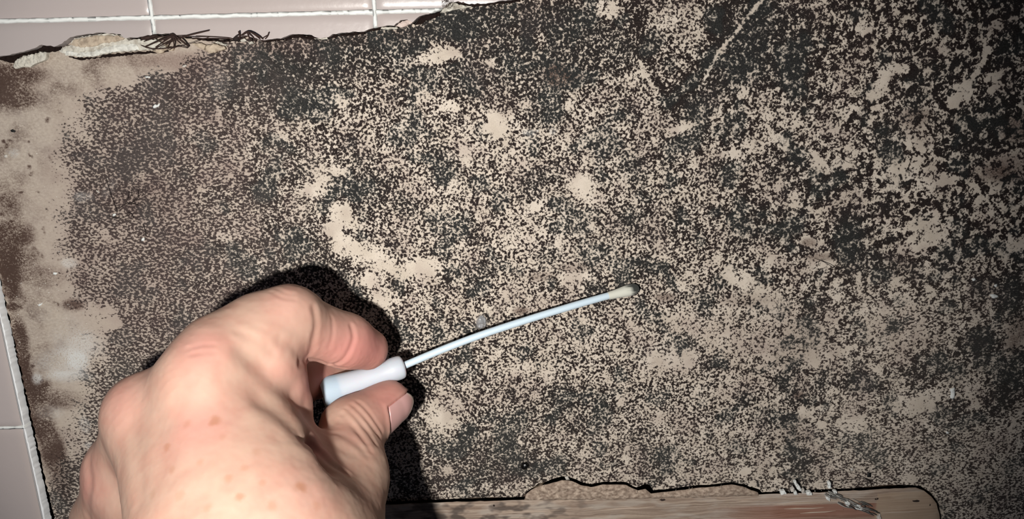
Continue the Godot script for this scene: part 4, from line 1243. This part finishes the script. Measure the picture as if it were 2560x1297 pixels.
func make_nail(o: Node3D, base: Vector3, f: Dictionary) -> void:
	var s := Shape.new()
	var nu := 20
	var nv := 18
	for layer in 2:
		for i in nu + 1:
			for k in nv + 1:
				var w := lerpf(-NAIL_TURN, NAIL_TURN, float(k) / nv)
				var q := absf(w) / NAIL_TURN
				var from := NAIL_FROM + 2.6 * q * q
				var to := NAIL_TO - 2.4 * q * q * q
				var t := lerpf(from, to, float(i) / nu)
				var rim := minf(1.0 - pow(q, 8.0), 1.0)
				s.v.append(nail_place(f, t, w, (0.12 + 0.12 * rim) if layer == 0 else -0.5))
				var tip := smoothstep(0.90, 0.97, float(i) / nu)
				s.c.append(Color(0.60, 0.330, 0.310).lerp(Color(0.68, 0.54, 0.47), tip))
	var m := (nu + 1) * (nv + 1)
	for i in nu:
		for k in nv:
			var a := i * (nv + 1) + k
			s.quad(a, a + nv + 1, a + nv + 2, a + 1)
			s.quad(m + a, m + a + 1, m + a + nv + 2, m + a + nv + 1)
	for i in nu:
		var a := i * (nv + 1)
		s.quad(a, m + a, m + a + nv + 1, a + nv + 1)
		var b := a + nv
		s.quad(b, b + nv + 1, m + b + nv + 1, m + b)
	for k in nv:
		s.quad(k, k + 1, m + k + 1, m + k)
		var b := nu * (nv + 1) + k
		s.quad(b, m + b, m + b + 1, b + 1)
	var mm := mat(Color.WHITE, 0.28, 0.5)
	mm.vertex_color_use_as_albedo = true
	mm.subsurf_scatter_enabled = true
	mm.subsurf_scatter_strength = 0.08
	var nail := obj("thumbnail", s.mesh(base), mm, o)
	nail.set_meta("label", "short pink thumbnail with a pale free edge")

# ------------------------------------------------------------------ the swab
func make_swab() -> void:
	var a := at(804, 984, 30.0)
	var b := at(1009, 915, 18.5)
	var tip := at(1590, 720, 2.2)
	var o := thing("swab", a.lerp(tip, 0.5), "white plastic swab with a frosted tapered handle, its cotton tip rubbing the wallboard", "swab")
	var base := o.position / MM
	var s := Shape.new()
	lathe(s, a, b, [[0.20, 0.01], [0.20, 4.55], [0.10, 4.75], [0.01, 4.95], [0.0, 5.15], [0.0, 5.35], [0.008, 5.5], [0.05, 5.45], [0.12, 5.25], [0.22, 4.9], [0.34, 4.5], [0.46, 4.15], [0.58, 3.9], [0.70, 3.82], [0.78, 3.9], [0.83, 4.15], [0.87, 4.3], [0.93, 4.32], [0.965, 4.2], [0.985, 3.9], [0.998, 3.2], [1.0, 1.4], [1.0, 0.01]], 40)
	var frost := mat(Color(0.79, 0.80, 0.84), 0.38, 0.5)
	frost.subsurf_scatter_enabled = true
	frost.subsurf_scatter_strength = 0.35
	obj("handle", s.mesh(base), frost, o)
	var path := smooth_path(PackedVector3Array([at(1000, 918, 18.9), at(1100, 876, 16.8), at(1200, 838, 14.4), at(1325, 797, 11.0), at(1430, 765, 8.0), at(1510, 742, 5.4), at(1562, 728, 3.6), at(1576, 724, 2.9)]), 5)
	var st := Shape.new()
	tube(st, path, [1.32], 20)
	obj("stick", st.mesh(base), mat(Color(0.79, 0.86, 0.91), 0.42, 0.5), o)
	var ct := Shape.new()
	var c := at(1520, 739.5, 5.1)
	var d := at(1597, 719, 2.1)
	lathe(ct, c, d, [[0.0, 1.34], [0.06, 1.5], [0.2, 1.62], [0.36, 1.8], [0.52, 2.05], [0.66, 2.2], [0.78, 2.18], [0.88, 1.9], [0.95, 1.4], [0.99, 0.7], [1.0, 0.01]], 24)
	var fuzz := FastNoiseLite.new()
	fuzz.frequency = 1.1; fuzz.seed = 12
	var axis := (d - c).normalized()
	for i in ct.v.size():
		var p := ct.v[i]
		var r := p - c - axis * (p - c).dot(axis)
		if r.length() > 0.1: ct.v[i] += r.normalized() * fuzz.get_noise_3d(p.x, p.y, p.z) * 0.12
		var u := (p - c).dot(axis) / c.distance_to(d)
		var dirt := smoothstep(0.66, 0.72, u + 0.12 * fuzz.get_noise_3d(p.x * 0.6, p.y * 0.6, p.z * 0.6) + 0.04 * signf(r.y))
		ct.c.append(Color(0.62, 0.62, 0.55).lerp(Color(0.035, 0.038, 0.036), dirt * 0.97))
	var cotton := mat(Color.WHITE, 0.95, 0.2)
	cotton.vertex_color_use_as_albedo = true
	cotton.rim_enabled = true
	cotton.rim = 0.3
	var t := obj("cotton_tip", ct.mesh(base), cotton, o)
	t.set_meta("label", "cream cotton tip blackened with mould at its end")

# ------------------------------------------------------------------ loose chips
func make_flakes() -> void:
	var white := mat(Color(0.86, 0.87, 0.86), 0.8)
	var dull := mat(Color(0.74, 0.72, 0.69), 0.85)
	var grp := "white paint chips on the wallboard"
	var list := [
		[[382, 266, 388, 260, 393, 264, 391, 270, 384, 271], "round white chip with a tail on the dark mould at the upper left", 0],
		[[392, 263, 398, 258, 396, 264, 393, 268], "thin white splinter beside the round chip at the upper left", 0],
		[[362, 191, 374, 192, 375, 195, 364, 195], "short flat white chip below the long white plaster", 0],
		[[2474, 738, 2484, 735, 2497, 740, 2492, 744, 2484, 746], "white lens-shaped chip at the right, larger of the pair", 0],
		[[2486, 713, 2492, 710, 2493, 717, 2487, 718], "tiny white chip just above the lens-shaped one at the right", 0],
		[[2430, 697, 2437, 695, 2440, 701, 2433, 702], "small white chip left of the lens-shaped one at the right", 0],
		[[2377, 972, 2386, 969, 2388, 990, 2384, 998, 2377, 995], "upright oblong white chip at the lower right", 0],
		[[2366, 1079, 2373, 1080, 2371, 1084, 2366, 1083], "tiny white chip below the oblong chip at the lower right", 0],
		[[354, 596, 359, 594, 360, 601, 355, 602], "small white chip in the streaked mould left of centre", 0],
		[[282, 535, 288, 534, 289, 539, 284, 541], "white crumb beside the sprig of red-brown fibres", 0],
		[[240, 475, 246, 478, 249, 482, 243, 481], "thin white sliver above the sprig of red-brown fibres", 1],
		[[134, 680, 142, 682, 140, 688, 134, 686], "white chip at the foot of the clean brown margin", 0],
		[[95, 762, 105, 756, 104, 762, 98, 766], "white chip on the brown margin above the pale scrape", 0],
		[[10, 388, 17, 386, 18, 393, 12, 395], "pale smeared chip at the left edge of the picture", 1],
		[[1340, 325, 1346, 323, 1347, 329, 1341, 330], "pale chip on the mould above the picture's middle", 1],
		[[2126, 1172, 2132, 1170, 2134, 1175, 2128, 1177], "pale chip above the plank, left of the black square", 1],
		[[455, 166, 464, 162, 467, 165, 458, 168], "pale sliver on the purple edge under the large fibre tuft", 1],
		[[1412, 1193, 1420, 1190, 1424, 1198, 1416, 1202], "white crumb perched over the torn brown strip", 1],
	]
	for i in list.size():
		var e: Array = list[i]
		chunk("paint_chip", e[0], 0.0, 0.75, white if e[2] == 0 else dull, e[1], "paint chip", grp, 0.15, 200 + i, null, 0.5)
	# crumbs on the plank
	var crumbs := [
		[[1946, 1222, 1958, 1219, 1962, 1228, 1950, 1231], "squarish white crumb, leftmost on the plank's upper edge"],
		[[1974, 1216, 1980, 1211, 1982, 1220, 1974, 1224], "narrow white crumb beside the leftmost one on the plank's edge"],
		[[1980, 1199, 1986, 1196, 1996, 1212, 2000, 1222, 1994, 1221, 1984, 1208], "long white splinter leaning over the plank's upper edge"],
		[[1981, 1224, 1988, 1222, 1990, 1229, 1982, 1230], "tiny white crumb at the foot of the long splinter"],
		[[2012, 1224, 2022, 1222, 2026, 1231, 2014, 1232], "white crumb right of the long splinter on the plank"],
		[[2000, 1220, 2006, 1216, 2008, 1226, 2001, 1228], "grey-white crumb touching the long splinter"],
		[[2060, 1236, 2068, 1234, 2072, 1232, 2070, 1246, 2062, 1244], "forked white crumb on the upper face of the plank"],
		[[2108, 1246, 2114, 1244, 2120, 1252, 2116, 1260, 2110, 1258], "oval white crumb at the tangle of grey fibres on the plank"],
		[[2128, 1256, 2140, 1254, 2152, 1262, 2150, 1268, 2134, 1266], "larger white crumb under the tangle of grey fibres on the plank"],
		[[2188, 1282, 2196, 1280, 2198, 1297, 2190, 1297], "white crumb low on the plank beside the red-brown stain"],
		[[2066, 1200, 2072, 1198, 2073, 1216, 2067, 1214], "upright pale crumb in the gap above the plank"],
		[[2078, 1222, 2088, 1221, 2088, 1226, 2079, 1227], "flat pale crumb in the gap above the plank"],
	]
	for i in crumbs.size(): chunk("paint_crumb", crumbs[i][0], 2.6, 4.2, white if i % 4 != 1 else dull, crumbs[i][1], "paint crumb", "white paint crumbs on the plank", 0.5, 300 + i, null, 0.5)

func make_small_things() -> void:
	# a glinting lump by the swab's stick
	var s := slab(jagged(flats([1190, 812, 1192, 798, 1200, 788, 1210, 790, 1216, 802, 1214, 814, 1204, 820, 1196, 820], 1.0), 0.5, 0.15, true), 0.0, 2.0, 1.5, 0.5, 0.7, 55)
	s.split()
	var m := mat(Color(0.74, 0.74, 0.75), 0.3, 0.6)
	m.metallic = 0.5
	var o := obj("debris_crumb", s.mesh(at(1202, 804)), m, null, at(1202, 804))
	tag(o, "glinting grey crumb on the mould just above the swab's stick", "crumb")
	s = slab(jagged(flats([1302, 1168, 1306, 1158, 1316, 1156, 1324, 1164, 1318, 1174, 1308, 1175], 0.8), 0.6, 0.1, true), 0.0, 1.4, 0.4, 0.5, 0.8, 56)
	o = obj("black_droplet", s.mesh(at(1312, 1166)), mat(Color(0.03, 0.03, 0.032), 0.25), null, at(1312, 1166))
	tag(o, "small shiny black bump low on the wallboard above the plank", "droplet")
	s = slab(flats([2169, 1182, 2178, 1182, 2178, 1193, 2169, 1193], 0.4), 0.0, 0.5, 0.05, 0.5, 0.15, 57)
	o = obj("nail_head", s.mesh(at(2173, 1188)), mat(Color(0.03, 0.028, 0.027), 0.6), null, at(2173, 1188))
	tag(o, "small black square head in the wallboard above the plank", "nail head")
	s = slab(flats([25, 326, 30, 323, 38, 327, 36, 331, 28, 330], 0.4), 0.0, 0.6, 0.1, 0.4, 0.3, 58)
	o = obj("dark_speck", s.mesh(at(31, 327)), mat(Color(0.05, 0.035, 0.03), 0.7), null, at(31, 327))
	tag(o, "single dark seed-like speck on the clean brown margin at the left", "speck")
	# matted grey fibres dragged across the plank
	var grey := mat(Color(0.36, 0.36, 0.35), 0.75)
	var pale := mat(Color(0.62, 0.61, 0.59), 0.75)
	var t := thing("fibre_mat", at(2130, 1252, 4), "matted grey fibres dragged slantwise over the plank near its right end", "fibres")
	for k in 44:
		var u := rng.randf()
		var x := lerpf(2058, 2180, u) + rng.randf_range(-10, 10)
		var y := lerpf(1234, 1274, u) + rng.randf_range(-11, 11)
		var l := rng.randf_range(14, 40)
		strand(t, [x, y, 3.4, x + l * 0.5, y + l * 0.2 + rng.randf_range(-3, 3), rng.randf_range(3.8, 5.2), x + l, y + l * 0.38, 3.4], rng.randf_range(0.10, 0.32), grey if k % 3 else pale)

func make_grit() -> void:
	# dust-fine white specks that nobody could count
	var s := Shape.new()
	var pts := [Vector3(0.5, 0, 0), Vector3(-0.4, 0.35, 0), Vector3(-0.3, -0.45, 0), Vector3(0.0, 0.0, 0.55), Vector3(0.1, 0.05, -0.3)]
	for p in pts: s.v.append(p)
	for f in [[0, 1, 3], [1, 2, 3], [2, 0, 3], [1, 0, 4], [2, 1, 4], [0, 2, 4]]: s.tri(f[0], f[1], f[2])
	s.split()
	var mm := MultiMesh.new()
	mm.transform_format = MultiMesh.TRANSFORM_3D
	mm.mesh = s.mesh()
	var spots := []
	for k in 330:
		var p: Vector2
		var big := 0.0
		if k < 90: p = Vector2(rng.randf_range(0, 330), rng.randf_range(190, 1000))
		elif k < 150: p = Vector2(rng.randfn(205, 34), rng.randfn(905, 110))
		elif k < 190: p = Vector2(rng.randf_range(40, 190), rng.randf_range(640, 800))
		elif k < 215: p = Vector2(rng.randfn(2040, 60), rng.randfn(1222, 8))
		elif k < 245: p = Vector2(rng.randfn(140, 12), rng.randf_range(1240, 1297))
		else: p = Vector2(rng.randf_range(250, 2540), rng.randf_range(150, 1200))
		var size := rng.randf_range(0.18, 0.5)
		if k >= 245: size *= 0.7
		spots.append(Transform3D(Basis.from_euler(Vector3(rng.randf_range(-1, 1), rng.randf_range(-1, 1), rng.randf_range(0, TAU))).scaled(Vector3.ONE * size), at(p.x, p.y, 0.05) * MM))
	mm.instance_count = spots.size()
	for k in spots.size(): mm.set_instance_transform(k, spots[k])
	var o := MultiMeshInstance3D.new()
	o.name = "plaster_grit"
	o.multimesh = mm
	o.material_override = mat(Color(0.84, 0.83, 0.80), 0.85)
	add_child(o)
	tag(o, "fine white plaster grit scattered over the mouldy wallboard", "grit", "", "stuff")
